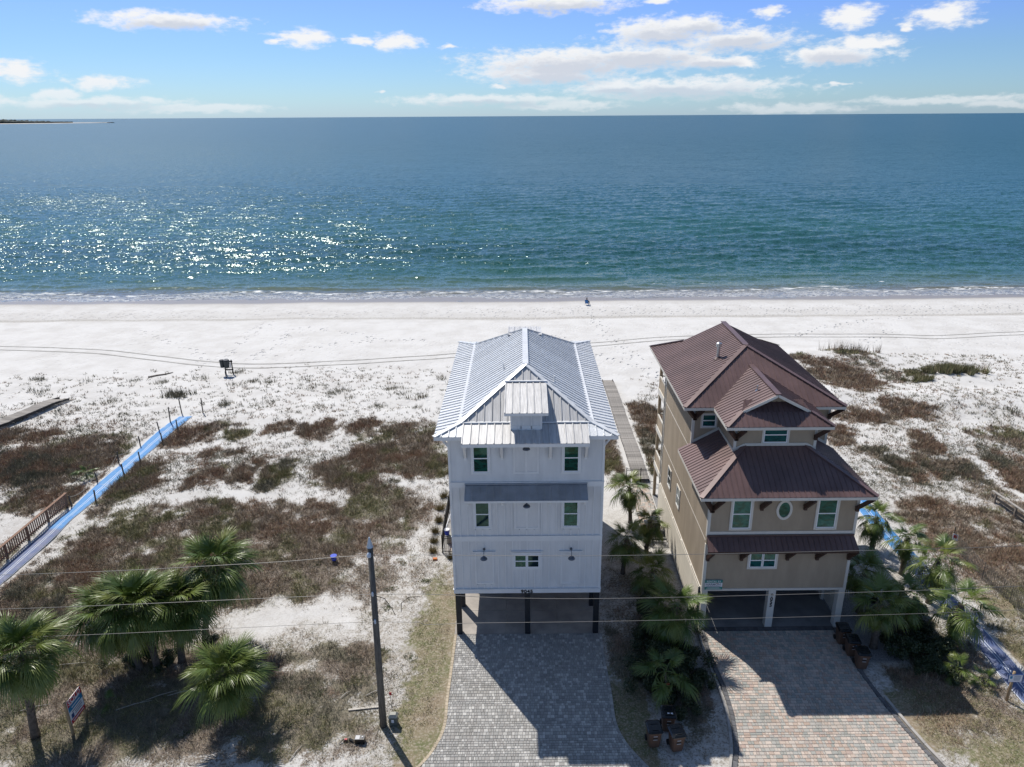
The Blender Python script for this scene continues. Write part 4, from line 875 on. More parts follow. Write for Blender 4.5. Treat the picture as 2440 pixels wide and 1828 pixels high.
# pent roof between floors
pr = empty('pent_roof', (0, 0, 0), parent=bh)
metal_plane([(9.86, 33.55, 5.52), (17.98, 33.55, 5.52), (17.92, 34.33, 6.06), (9.95, 34.33, 6.06)], (1, 0, 0), RS, pr, 'brown_roof', rib=0.03, ribw=0.035)
MB().bar((9.95, 34.29, 6.09), (17.92, 34.29, 6.09), 0.12, 0.05).build('roof_cap', 'brown_roof_dark', pr)
bfascia((9.86, 33.57, 5.52), (17.98, 33.57, 5.52), pr, h=.12, drop=.08, m='dark_timber')
# timber brackets
def tbr(x, y, zt, reach, drop, par, dx=0.0):
    b = empty('bracket', (0, 0, 0), parent=par)
    MB().bar((x, y - .03, zt - drop), (x + dx, y - reach, zt - .04), 0.18, 0.22).build('brace', 'dark_timber', b)
    MB().box(x - .085, x + .085, y - .15, y - .004, zt - drop - .16, zt - drop + .1).build('wall_block', 'dark_timber', b)
for x in (12.72, 15.05): tbr(x, NY0 - .03, 8.66, 0.8, 0.85, bh, 0.12)
for x, dx in ((10.06, -.5), (10.12, .3), (17.84, .42)): tbr(x, NY0 - .03, 8.66, 0.75, 0.95, bh, dx)
for x in (10.08, 11.93, 14.45, 16.08, 17.83): tbr(x, NY0 - .03, 5.44, 0.65, 0.75, bh, 0.1)
for x, dx in ((BXa + .06, -.5), (BXa + .1, .25), (BXb - .08, .4)): tbr(x, BYf - .03, 11.7, 0.6, 0.7, bh, dx)
for x, dx in ((NX0 + .06, -.5), (NX0 + .12, .25), (NX1 - .06, .45)): tbr(x, NM - .03, 11.7, 0.7, 0.75, bh, dx)
# windows
window(bh, 11.20, 12.20, 6.50, 8.26, NY0 - .005, 'glass_teal', casing=0.11, cas_m='cream_trim')
window(bh, 15.78, 16.80, 6.50, 8.26, NY0 - .005, 'glass_teal', casing=0.11, cas_m='cream_trim')
for (xa, xb) in ((12.42, 13.13), (13.15, 13.86)): window(bh, xa, xb, 4.02, 4.93, NY0 - .005, 'glass_teal')
mb = MB(); y = NY0
mb.box(12.31, 12.418, y - .04, y + .03, 3.91, 5.04); mb.box(13.862, 13.97, y - .04, y + .03, 3.91, 5.04); mb.box(12.418, 13.862, y - .04, y + .03, 4.932, 5.04); mb.box(12.418, 13.862, y - .05, y + .03, 3.91, 4.018)
mb.build('window_casing', 'cream_trim', bh)
window(bh, 13.12, 14.42, 10.66, 11.58, BYf - .005, 'glass_teal', casing=0.10, cas_m='cream_trim')
window(bh, 10.50, 11.30, 10.32, 11.10, NM - .005, 'glass_teal', casing=0.09, cas_m='cream_trim')
for (ya, yb, za, zb) in ((43.95, 44.75, 3.75, 5.0), (41.1, 41.9, 3.85, 5.1)): window(bh, ya, yb, za, zb, NX0 - .005, 'glass_dark', casing=0.09, cas_m='cream_trim', axis='x')
ov = empty('oval_window', (0, 0, 0), parent=bh)
def ell(rx, rz, n=28): return [(13.97 + rx * math.cos(2 * math.pi * i / n), 0, 7.62 + rz * math.sin(2 * math.pi * i / n)) for i in range(n)]
mb = MB(); A, B = ell(.43, .60), ell(.30, .46); n = len(A)
y0, y1 = NY0 - .06, NY0 + .01
mb.add([(x, y0, z) for x, _, z in A] + [(x, y0, z) for x, _, z in B] + [(x, y1, z) for x, _, z in A] + [(x, y1, z) for x, _, z in B],
       [(i, (i + 1) % n, n + (i + 1) % n, n + i) for i in range(n)] + [(i, 2 * n + i, 2 * n + (i + 1) % n, (i + 1) % n) for i in range(n)] + [(n + i, n + (i + 1) % n, 3 * n + (i + 1) % n, 3 * n + i) for i in range(n)])
mb.build('frame', 'cream_trim', ov)
mb = MB(); mb.slab([(x, NY0 - .02, z) for x, _, z in ell(.30, .46)], (0, .015, 0)); mb.build('pane', 'glass_teal', ov)
# flue and vent
x, y = 12.15, 43.1; z = MZ + MS * (x - mx0)
fl = empty('flue', (0, 0, 0), parent=mr)
MB().tube([(x, y, z - .2), (x, y, z + .75)], 0.10, 14).build('pipe', 'flue_steel', fl, smooth=False)
MB().lathe((x, y, z + .72), [(.17, 0), (.17, .22), (.05, .28)], 14).build('flue_cap', 'flue_steel', fl)
MB().lathe((x, y, z - .06), [(.30, 0), (.14, .14)], 14).build('base_flashing', 'brown_roof_dark', fl)
x, y = 13.1, 38.1; z = MZ + 0.515 * (x - bx0)
MB().lathe((x, y, z - .05), [(.12, 0), (.05, .12), (.045, .34)], 10).build('vent_pipe', 'flue_steel', br)
# seaward porches with railings
po = empty('porch', (0, 0, 0), parent=bh)
for z in (2.62, 5.55, 8.5):
    MB().box(NX0 - .02, NX1 + .02, NB + .002, 50.05, z - .12, z + .30).build('porch_floor', 'cream_trim', po)
    rl = empty('railing', (0, 0, 0), parent=po)
    MB().box(NX0 + .02, NX0 + .10, NB + .1, 49.8, z + 1.18, z + 1.27).build('top_rail', 'cream_trim', rl)
    MB().box(NX0 + .02, NX1 - .02, 49.86, 49.94, z + 1.18, z + 1.27).build('top_rail', 'cream_trim', rl)
    MB().box(NX0 + .04, NX0 + .07, NB + .1, 49.8, z + .302, z + 1.178).build('privacy_panel', 'porch_tan', rl)
    bmesh_b = None
    for k in range(27):
        if bmesh_b is None: o = MB().box(NX0 + .15 - .02, NX0 + .15 + .02, 49.88, 49.92, z + .302, z + 1.178).build('baluster', 'cream_trim', rl); bmesh_b = o.data
        else: link('baluster', bmesh_b, rl, (k * 0.29, 0, 0))
for x in (NX0 + .12, 13.95, NX1 - .12):
    for (za, zb) in ((0, 2.498), (2.922, 5.428), (5.852, 8.378), (8.802, 11.69)):
        MB().box(x - .1, x + .1, 49.8, 50.0, za, zb).build('porch_post', 'porch_tan', po)
MB().tube([(NX0 - .06, NB + .12, 0.1), (NX0 - .06, NB + .12, 11.7)], 0.04, 8).build('downspout', 'cream_trim', bh)
text('house_number', '9', 0.30, 'black_paint', bh, (13.90, NY0 - .034, 2.16), (R(90), 0, 0), 0.01, 0.008)
for k, ch in enumerate('055'): text('house_number', ch, 0.30, 'black_paint', bh, (13.90, NY0 - .034, 1.93 - .215 * k), (R(90), 0, 0), 0.01, 0.008)
# rental board fixed to the wall
mat('sign_teal', (0.010, 0.22, 0.19), 0.5); mat('sign_white', (0.78, 0.78, 0.80), 0.5); mat('sign_grey', (0.25, 0.27, 0.33), 0.6); mat('sign_orange', (0.55, 0.22, 0.05), 0.6)
rs = empty('rental_sign', (10.55, NY0 - .05, 2.85), 'teal and white rental board on the stucco corner above the carport', 'sign')
y = NY0 - .065
MB().box(10.06, 11.04, y, y + .025, 2.62, 3.24).build('board', 'sign_white', rs)
MB().box(10.06, 11.04, y - .006, y - .001, 3.06, 3.24).build('teal_band', 'sign_teal', rs); MB().box(10.06, 11.04, y - .006, y - .001, 2.62, 2.79).build('teal_band', 'sign_teal', rs)
text('lettering', 'RENTAL BY', 0.145, 'sign_white', rs, (10.55, y - .012, 3.15), (R(90), 0, 0), 0.003, 0.003, 1.1)
text('lettering', 'HARMON', 0.19, 'sign_grey', rs, (10.53, y - .008, 2.95), (R(90), 0, 0), 0.003, 0.003, 1.0)
MB().box(10.68, 10.80, y - .010, y - .006, 3.00, 3.035).build('emblem', 'sign_orange', rs)
for z, a, b in ((2.835, 10.14, 10.95), (2.73, 10.22, 10.88), (2.665, 10.14, 10.96)):
    MB().box(a, b, y - .010, y - .006, z - .012, z + .012).build('small_print', 'sign_grey' if z > 2.8 else 'sign_white', rs)
# ================================================================== drives, mats, boardwalks, fences
def paver_mat(name, ramp, src, dirt=0.16):
    m = bpy.data.materials.new(name); m.use_nodes = True; t = NT(m.node_tree); b = t.n['Principled BSDF']
    f = t.new('ShaderNodeObjectInfo').outputs['Random'] if src == 'object' else t.new('ShaderNodeAttribute', attribute_name='rnd').outputs['Fac']
    c = t.ramp(f, ramp, 'LINEAR')
    pos = t.new('ShaderNodeNewGeometry').outputs['Position']
    c = t.mix(t.math('MULTIPLY', t.sstep(t.noise(pos, 14.0, 4, 0.6), 0.35, 0.7), dirt), c, (0.16, 0.145, 0.125))
    c = t.mix(t.math('MULTIPLY', t.sstep(t.noise(pos, 0.45, 4, 0.6), 0.5, 0.75), 0.35), c, (0.22, 0.205, 0.175))
    t.l.new(c, b.inputs['Base Color']); b.inputs['Roughness'].default_value = 0.85; b.inputs['Specular IOR Level'].default_value = 0.25
    bn = t.new('ShaderNodeBump'); bn.inputs['Strength'].default_value = 0.4; bn.inputs['Distance'].default_value = 0.01
    t.l.new(t.noise(pos, 60.0, 3, 0.6), bn.inputs['Height']); t.l.new(bn.outputs[0], b.inputs['Normal'])
    MATS[name] = m
GREYS = [(0.0, (0.30, 0.295, 0.28)), (0.3, (0.40, 0.395, 0.375)), (0.55, (0.36, 0.345, 0.325)), (0.8, (0.50, 0.49, 0.46)), (1.0, (0.62, 0.605, 0.57))]
MULTI = [(0.0, (0.34, 0.35, 0.32)), (0.22, (0.46, 0.44, 0.40)), (0.42, (0.60, 0.52, 0.45)), (0.58, (0.48, 0.37, 0.30)), (0.72, (0.66, 0.56, 0.48)), (0.86, (0.42, 0.42, 0.39)), (1.0, (0.50, 0.37, 0.31))]
for n, rmp in (('grey', GREYS), ('multi', MULTI)):
    paver_mat('paver_%s' % n, rmp, 'object'); paver_mat('paver_%s_mass' % n, rmp, 'attr')
mat('joint_sand', (0.21, 0.195, 0.17), 0.95, var=0.3, vscale=8)
mat('charcoal_paver', (0.13, 0.13, 0.135), 0.85, var=0.25, vscale=6, rnd=0.2)
mat('kerb_concrete', (0.42, 0.40, 0.37), 0.85, var=0.2, vscale=3, bump=0.2, bscale=30)
def edge_x(poly, y):
    for (x0, y0), (x1, y1) in zip(poly[:-1], poly[1:]):
        if min(y0, y1) <= y <= max(y0, y1): return x0 + (x1 - x0) * (y - y0) / (y1 - y0 + 1e-9)
    return poly[-1][0] if y < poly[-1][1] else poly[0][0]
def drive(name, left, right, ytop, ybot, depths, lens, mname, seed, z=0.045):
    r = random.Random(seed)
    root = empty(name, (0, 0, 0)); tag(root, kind='structure')
    ys = np.linspace(ytop, ybot, 40)
    V = [(edge_x(left, y) + .01, y, z - .02) for y in ys] + [(edge_x(right, y) - .01, y, z - .02) for y in ys]; n = len(ys)
    MB().add(V, [(i, i + 1, n + i + 1, n + i) for i in range(n - 1)]).build('joint_bed', 'joint_sand', root)
    rects = []; y = ytop; k = 0
    while y > ybot:
        d = r.choice(depths)
        xl, xr = edge_x(left, y - d / 2), edge_x(right, y - d / 2); x = xl - r.random() * lens[0]
        while x < xr:
            L = r.choice(lens)
            a, b = max(x, xl), min(x + L, xr)
            if b - a > 0.05:
                if L > lens[0] and d > 0.14 and r.random() < 0.30 and b - a > 0.15:     # split into an upright pair
                    mid = a + (b - a) * r.uniform(0.42, 0.58); rects += [(a, mid, y - d, y), (mid, b, y - d, y)]
                else: rects.append((a, b, y - d, y))
            x += L
        y -= d
    g = 0.006
    vis = [q for q in rects if q[3] > 24.6]
    vis.sort(key=lambda q: q[2]); near = vis[:300]; ids = set(map(id, near)); rest = [q for q in rects if id(q) not in ids]
    cache = {}
    for (a, b, c, d) in near:
        key = (round(b - a, 2), round(d - c, 2))
        if key not in cache:
            w_, h_ = key
            o = MB().cbox(g, w_ - g, g, h_ - g, -0.05, 0, 0.012).build('paver', 'paver_' + mname, root); cache[key] = o.data
        else: o = link('paver', cache[key], root)
        o.location = (a, c, z + r.uniform(-.004, .004)); o.rotation_euler = (r.uniform(-.012, .012), r.uniform(-.012, .012), r.uniform(-.02, .02))
    mb = MB(); rv = []
    for (a, b, c, d) in rest:
        zz = z + r.uniform(-.004, .004)
        mb.cbox(a + g, b - g, c + g, d - g, zz - .04, zz, 0.012); rv += [r.random()] * 9
    o = mb.build('pavers', 'paver_%s_mass' % mname, root); o['kind'] = 'stuff'
    at = o.data.attributes.new('rnd', 'FLOAT', 'FACE'); at.data.foreach_set('value', np.array(rv[:len(o.data.polygons)], dtype=np.float32))
    return root
WL = [(-3.80, 33.9), (-3.80, 31.8), (-3.82, 29.1), (-3.80, 27.3), (-4.15, 26.0), (-4.75, 24.95), (-6.0, 23.6), (-8.0, 22.0)]
WR = [(4.22, 33.9), (4.19, 31.7), (4.25, 29.5), (4.25, 27.5), (4.50, 26.4), (4.95, 25.5), (6.0, 24.0), (8.0, 22.0)]
drive('grey_driveway', WL, WR, 33.9, 22.3, (0.145, 0.145, 0.20), (0.145, 0.145, 0.215), 'grey', 3)
BL = [(10.23, 34.2), (10.16, 31.78), (10.28, 29.7), (10.21, 27.8), (9.89, 25.87), (9.50, 24.7), (8.6, 22.0)]
BR = [(17.50, 34.2), (17.52, 30.9), (17.68, 28.9), (17.98, 26.9), (18.42, 24.9), (19.3, 22.0)]
drive('patterned_driveway', BL, BR, 33.98, 22.3, (0.15, 0.20, 0.20), (0.15, 0.22, 0.29), 'multi', 5)
# charcoal edge course, head course and kerbs of the patterned drive
ek = empty('driveway_edging', (0, 0, 0)); tag(ek, kind='structure')
def course(line, off, wd, step, par, m, z0=-.03, z1=0.05, nm='edge_paver'):
    P = smooth_line(line, step); 
    for a, b in zip(P[:-1], P[1:]):
        d = (b - a); L = np.hypot(*d); d = d / L; nrm = np.array([-d[1], d[0]]); c = (a + b) / 2 + nrm * off
        o = MB().cbox(-L / 2 + .004, L / 2 - .004, -wd / 2, wd / 2, z0, z1, .01).build(nm, m, par); o.location = (c[0], c[1], 0); o.rotation_euler = (0, 0, math.atan2(d[1], d[0]))
course(BL, -0.13, 0.22, 0.30, ek, 'charcoal_paver'); course(BR, 0.13, 0.22, 0.30, ek, 'charcoal_paver')
course([(10.25, 34.17), (17.6, 34.17)], 0.0, 0.26, 0.21, ek, 'charcoal_paver')
course([(x - .30, y) for x, y in BL], -0.06, 0.13, 1.5, ek, 'kerb_concrete', -.05, 0.07, 'kerb_stone'); course([(x + .32, y) for x, y in BR[2:]], 0.06, 0.14, 1.5, ek, 'kerb_concrete', -.05, 0.09, 'kerb_stone')
# border course of the grey drive
mat('buff_paver', (0.46, 0.385, 0.28), 0.85, var=0.25, vscale=6, rnd=0.15)
ew = empty('driveway_border', (0, 0, 0)); tag(ew, kind='structure')
course(WL, -0.08, 0.15, 0.22, ew, 'buff_paver'); course(WR, 0.08, 0.15, 0.22, ew, 'paver_grey')
# road behind the camera side of the lots
mat('asphalt', (0.05, 0.05, 0.052), 0.9, var=0.3, vscale=2, bump=0.3, bscale=40)
o = MB().box(-400, 400, 10.5, 19.0, -.2, 0.0).build('road', 'asphalt'); tag(o, kind='structure')

# blue access mats
m = bpy.data.materials.new('mat_blue'); m.use_nodes = True; t = NT(m.node_tree); b = t.n['Principled BSDF']
uvn = t.new('ShaderNodeUVMap').outputs[0]; us = t.new('ShaderNodeSeparateXYZ', inp={0: uvn})
pos = t.new('ShaderNodeNewGeometry').outputs['Position']
nz = t.noise(pos, 1.6, 5, 0.65)
blue = t.mix(t.sstep(nz, 0.4, 0.75), (0.055, 0.245, 0.56), (0.11, 0.30, 0.56))
grey = t.mix(t.sstep(nz, 0.35, 0.7), (0.085, 0.125, 0.26), (0.17, 0.185, 0.27))
c = t.mix(t.new('ShaderNodeAttribute', attribute_name='near_end').outputs['Fac'], blue, grey)  # near stretch of each mat takes the darker, greyer blue
def line(p, w_): return t.math('LESS_THAN', t.math('ABSOLUTE', t.math('SUBTRACT', us.outputs[0], p)), w_)
ln = t.math('MAXIMUM', t.math('MAXIMUM', line(0.44, 0.018), line(0.56, 0.018)), t.math('MAXIMUM', line(0.02, 0.02), line(0.98, 0.02)))
c = t.mix(t.math('MULTIPLY', ln, 0.85), c, (0.66, 0.71, 0.77))
c = t.mix(t.math('MULTIPLY', t.sstep(t.noise(pos, 1.3, 6, 0.75), 0.54, 0.70), 0.5), c, (0.48, 0.46, 0.44))
t.l.new(c, b.inputs['Base Color']); b.inputs['Roughness'].default_value = 0.7
MATS['mat_blue'] = m
def beach_mat(name, xl, xr, y0, y1, y_near, label):
    ys = np.arange(y0, y1, 0.35); us_ = np.linspace(0, 1, 7)
    X = xl(ys)[:, None] + (xr(ys) - xl(ys))[:, None] * us_[None]; Y = np.repeat(ys[:, None], 7, 1)
    Z = gz(X, Y); Z = np.maximum(Z, 0 * Z - .01); Zm = Z.mean(1, keepdims=True) * .6 + Z * .4
    Zm = np.maximum(Zm, Z) + 0.04 + 0.05 * (fbm(X * 1.1, Y * .8, 71) - .5) 
    idx = np.arange(X.size).reshape(X.shape)
    F = np.stack([idx[:-1, :-1], idx[:-1, 1:], idx[1:, 1:], idx[1:, :-1]], -1).reshape(-1, 4)
    me = np_mesh(name, np.stack([X.ravel(), Y.ravel(), Zm.ravel()], -1), F, 'mat_blue', smooth=True)
    uv = me.uv_layers.new(name='UVMap'); U = np.repeat(us_[None], len(ys), 0).ravel()
    uv.data.foreach_set('uv', np.stack([U[F.ravel()], np.zeros(F.size)], -1).astype(np.float32).ravel())
    a = me.attributes.new('near_end', 'FLOAT', 'POINT'); a.data.foreach_set('value', (Y.ravel() < y_near).astype(np.float32))
    o = link(name, me); sol = o.modifiers.new('thickness', 'SOLIDIFY'); sol.thickness = 0.012; sol.offset = -1
    return tag(o, label, 'beach mat')
beach_mat('access_mat', lambda y: -33.95 + 0.06 * np.sin(y * .7) + np.clip(y - 63, 0, 5) * .12, lambda y: -32.85 + np.clip((y - 47) * .1, 0, .3) + 0.06 * np.sin(y * .6 + 1) + np.clip(y - 63, 0, 5) * .12, 30, 66.2, 45.6, 'blue beach access mat running between rope posts beside the timber railing')
beach_mat('access_mat', lambda y: 24.72 + 0.05 * np.sin(y * .8), lambda y: 26.0 + 0.05 * np.sin(y * .8 + 1), 24, 58, 41.4, 'blue beach access mat passing under the palms beyond the tan house')
# short timber posts with sagging rope
mat('weathered_wood', (0.26, 0.215, 0.175), 0.9, var=0.35, vscale=3, bump=0.4, bscale=20, stretch=(4, 4, 0.7))
mat('rail_wood', (0.255, 0.150, 0.100), 0.85, var=0.3, vscale=3, rnd=0.12, stretch=(4, 4, .7))
mat('grey_wood', (0.33, 0.305, 0.275), 0.9, var=0.3, vscale=2, bump=0.3, bscale=20, rnd=0.22, stretch=(1, 6, 1))
mat('dark_wood', (0.055, 0.05, 0.047), 0.85, var=0.3, vscale=4)
mat('post_wood', (0.12, 0.095, 0.075), 0.9, var=0.3, vscale=4)
mat('rope', (0.42, 0.38, 0.31), 0.9)
PL = [(-34.1, 48.9), (-34.2, 52.7), (-34.15, 55.9), (-34.15, 59.6), (-33.9, 62.75), (-33.65, 64.5), (-33.6, 66.9)]
PR = [(-32.5, 49.3), (-32.45, 53.5), (-32.3, 55.9), (-32.4, 60.15), (-32.2, 62.8), (-31.47, 66.8)]
ordn = ['first', 'second', 'third', 'fourth', 'fifth', 'sixth', 'last']
rr_ = random.Random(4)
for nm, L in (('railing side', PL), ('dune side', PR)):
    for i, (x, y) in enumerate(L):
        z = gz1(x, y); h = 1.0 + rr_.uniform(-.15, .15) + (.45 if y > 64 else 0); lx, ly = rr_.uniform(-.08, .08), rr_.uniform(-.05, .05)
        o = MB().tube([(x, y, z - .2), (x + lx, y + ly, z + h)], 0.055, 8).build('rope_post', 'post_wood', loc=(x, y, z))
        q = ordn[i] if i < len(L) - 1 else 'last'
        tag(o, '%s short timber post along the %s of the left blue mat' % (q, nm), 'post', 'rope posts along the left mat')
for (i, j) in ((0, 1), (1, 2), (2, 3)):
    a, b_ = PL[i], PL[j]; za, zb = gz1(*a) + .8, gz1(*b_) + .8
    pts = [(a[0] + (b_[0] - a[0]) * u - .02, a[1] + (b_[1] - a[1]) * u, za + (zb - za) * u - 4 * .45 * u * (1 - u)) for u in np.linspace(0, 1, 12)]
    o = MB().tube(pts, 0.018, 5).build('rope', 'rope', loc=pts[0]); tag(o, 'slack rope strung between the %s and %s mat posts' % (ordn[i], ordn[j]), 'rope')
# timber railing along the start of the mat
rl = empty('timber_railing', (-34.3, 44.0, 0), 'brown timber railing with balusters beside the left blue mat', 'railing')
x = -34.32
MB().box(x - .10, x + .10, 28, 48.9, 1.12, 1.17).build('top_rail', 'rail_wood', rl)
MB().box(x - .03, x + .03, 28, 48.75, .30, .40).build('bottom_rail', 'rail_wood', rl)
for y in np.arange(28.3, 49, 2.28): MB().box(x - .15, x - .04, y - .07, y + .07, -.2, 1.115).build('rail_post', 'rail_wood', rl)
bm0 = None
for y in np.arange(28.2, 48.7, 0.205):
    if bm0 is None: o = MB().box(x + .032, x + .072, y - .045, y + .045, .22, 1.115).build('baluster', 'rail_wood', rl); bm0 = o.data; y0_ = y
    else: link('baluster', bm0, rl, (0, y - y0_, 0))
# boardwalks: every plank its own piece
def boardwalk(name, A, B, wd, label, step=0.155, z=0.32, side=True):
    A, B = np.array(A, float), np.array(B, float); L = np.hypot(*(B - A)); d = (B - A) / L; n = int(L / step); ang = math.atan2(d[1], d[0])
    root = empty(name, (A[0], A[1], 0), label, 'boardwalk'); me = None; r = random.Random(2)
    for i in range(n):
        c = A + d * (i + .5) * step; zz = gz1(*c) if False else 0
        g = gz1(*c) + z * (1 if i < n - 12 else max(.15, (n - i) / 12))
        if me is None:
            o = MB().cbox(-step / 2 + .007, step / 2 - .007, -wd / 2, wd / 2, -.035, 0, .006).build('plank', 'grey_wood', root, raw=True); me = o.data
        else: o = link('plank', me, root)
        o.location = (c[0] - A[0] + r.uniform(-.02, .02) * -d[1], c[1] - A[1] + r.uniform(-.02, .02) * d[0], g); o.rotation_euler = (r.uniform(-.006, .006), 0, ang + r.uniform(-.006, .006))
    for s in (-1, 1):
        nrm = np.array([-d[1], d[0]]) * s * (wd / 2 - .06)
        for k in range(0, n - 6, 6):
            p, q = A + d * k * step + nrm, A + d * (k + 6) * step + nrm
            MB().bar((p[0], p[1], gz1(*(A + d * k * step)) + z - .15), (q[0], q[1], gz1(*(A + d * (k + 6) * step)) + z - .15), .06, .2).build('joist', 'dark_wood', root)
    return root
boardwalk('boardwalk', (9.42, 52.0), (9.42, 76.5), 1.25, 'grey plank boardwalk leading to the beach between the two houses')
boardwalk('boardwalk', (-50.6, 60.2), (-47.3, 71.6), 1.35, 'grey plank boardwalk cut off by the left edge of the photo', z=0.45)
# right-hand boardwalk rail
rr2 = empty('timber_handrail', (35.8, 46, 0), 'pale timber handrail at the right edge beyond the wire fence', 'handrail')
MB().bar((35.3, 48.6, .85), (36.2, 40.0, .85), .20, .06).build('top_rail', 'grey_wood', rr2)
MB().bar((35.3, 48.6, .45), (36.2, 40.0, .45), .05, .2).build('side_rail', 'dark_wood', rr2)
for y in np.arange(40.2, 48.6, 2.0): MB().box(35.3 + (48.6 - y) * .105 - .06, 35.3 + (48.6 - y) * .105 + .06, y - .06, y + .06, -.1, .82).build('rail_post', 'weathered_wood', rr2)
# black metal fences and gates
mat('black_metal', (0.012, 0.012, 0.013), 0.45, metal=0.3)
def metal_fence(name, pts, h, label, cat='fence', step=0.115, posts=True):
    root = empty(name, (pts[0][0], pts[0][1], 0), label, cat)
    for a, b_ in zip(pts[:-1], pts[1:]):
        a, b_ = np.array(a, float), np.array(b_, float); L = np.hypot(*(b_ - a)); d = (b_ - a) / L
        for z in (.12, h - .18, h - .03): MB().bar((*a, z), (*b_, z), .03, .03).build('rail', 'black_metal', root)
        me = None
        for k in range(1, int(L / step)):
            c = a + d * k * step
            if me is None: o = MB().box(c[0] - .009, c[0] + .009, c[1] - .009, c[1] + .009, .05, h).build('picket', 'black_metal', root); me = o.data; c0 = c
            else: link('picket', me, root, (c[0] - c0[0], c[1] - c0[1], 0))
        if posts:
            for c in (a, b_): MB().box(c[0] - .03, c[0] + .03, c[1] - .03, c[1] + .03, 0, h + .08).build('fence_post', 'black_metal', root)
    return root
metal_fence('metal_gate', [(8.2, 51.85), (9.3, 51.75), (10.5, 51.85)], 1.3, 'black metal double gate across the end of the boardwalk', 'gate')
metal_fence('metal_fence', [(8.24, 43.35), (9.84, 43.35)], 1.25, 'short black metal fence beside the palms between the houses')
metal_fence('metal_fence', [(-4.0, 42.1), (-5.45, 42.2), (-5.5, 44.8), (-5.5, 47.4), (-5.5, 50.0)], 1.3, 'black metal fence along the left side of the white house')
# patio pavers between the houses
pt = empty('patio', (0, 0, 0)); tag(pt, kind='structure')
MB().box(8.35, 9.85, 43.6, 51.7, -.1, 0.025).build('patio_bed', 'joint_sand', pt); r = random.Random(8); cache = {}
y = 43.62
while y < 51.6:
    x = 8.37
    while x < 9.72:
        L = r.choice((.22, .29, .29)); L = min(L, 9.84 - x); key = round(L, 2)
        if key not in cache: o = MB().cbox(.005, key - .005, .005, .20, -.03, 0, .01).build('paver', 'paver_multi', pt); cache[key] = o.data
        else: o = link('paver', cache[key], pt)
        o.location = (x, y, .055); x += L
    y += .205
# wire fence on the right
wf = empty('wire_fence', (29.0, 38, 0), 'thin wire mesh fence on metal stakes beyond the right palms', 'fence')
mat('wire', (0.16, 0.155, 0.14), 0.6, metal=0.4)
FP = [(28.9, 42.2), (28.75, 38.7), (29.05, 36.4), (29.2, 33.0), (29.3, 29.0), (29.4, 25.0)]
for a, b_ in zip(FP[:-1], FP[1:]):
    MB().tube([(*a, -.1), (*a, 1.25)], .022, 6).build('stake', 'wire', wf)
    L = math.hypot(b_[0] - a[0], b_[1] - a[1]); mb = MB()
    for z in np.arange(.08, 1.15, .15): mb.bar((*a, z), (*b_, z), .013, .013)
    for k in range(1, int(L / .15)):
        u = k * .15 / L; mb.bar((a[0] + (b_[0] - a[0]) * u, a[1] + (b_[1] - a[1]) * u, .05), (a[0] + (b_[0] - a[0]) * u, a[1] + (b_[1] - a[1]) * u, 1.13), .013, .013)
    mb.build('wire_mesh', 'wire', wf)
mat('sign_red', (0.50, 0.025, 0.035), 0.5); mat('sign_blue', (0.02, 0.22, 0.42), 0.5); mat('sign_navy', (0.03, 0.07, 0.20), 0.5)
ns = empty('warning_sign', (28.9, 42.3, 0), 'small red and white sign at the end of the wire fence', 'sign')
MB().tube([(28.9, 42.35, 0), (28.85, 42.35, 1.55)], .03, 6).build('stake', 'black_metal', ns)
MB().add([(28.75, 42.28, .62), (29.12, 42.28, .5), (29.12, 42.28, .98), (28.75, 42.28, 1.1), (28.75, 42.30, .62), (29.12, 42.30, .5), (29.12, 42.30, .98), (28.75, 42.30, 1.1)], [(0, 1, 2, 3), (4, 7, 6, 5), (0, 4, 5, 1), (1, 5, 6, 2), (2, 6, 7, 3), (3, 7, 4, 0)]).build('plate', 'sign_white', ns)
MB().add([(28.80, 42.275, .78), (29.07, 42.275, .69), (29.07, 42.275, .92), (28.80, 42.275, 1.01)], [(0, 1, 2, 3)]).build('red_field', 'sign_red', ns)

# ================================================================== utility pole and wires
mat('pole_wood', (0.13, 0.12, 0.105), 0.9, var=0.4, vscale=2.5, bump=0.5, bscale=14, stretch=(5, 5, .5))
mat('zinc', (0.42, 0.50, 0.60), 0.4, metal=0.5); mat('porcelain', (0.50, 0.58, 0.68), 0.25)
mat('cable', (0.20, 0.195, 0.185), 0.5, metal=0.3)
px_, py_ = -6.82, 27.42
up = empty('utility_pole', (px_, py_, 0), 'grey wooden utility pole standing left of the grey driveway', 'utility pole')
MB().tube([(px_, py_, -.3), (px_ + .06, py_, 4), (px_ + .15, py_ - .03, 10.0)], [.175, .155, .125], 14).build('pole', 'pole_wood', up, smooth=True)
MB().lathe((px_ + .15, py_ - .03, 9.98), [(.15, 0), (.13, .05), (.025, .48)], 10).build('pole_cap', 'zinc', up)
for z, rr in ((9.68, .10), (7.67, .05), (6.2, .05)):
    MB().lathe((px_ + .12, py_ - .22, z - .1), [(rr * .7, 0), (rr, .05), (rr * .8, .1), (rr, .15), (rr * .5, .22)], 10).build('insulator', 'porcelain', up)
MB().bar((px_ + .05, py_ + .17, 0.1), (px_ + .10, py_ + .15, 6.6), .05, .03).build('conduit', 'zinc', up)
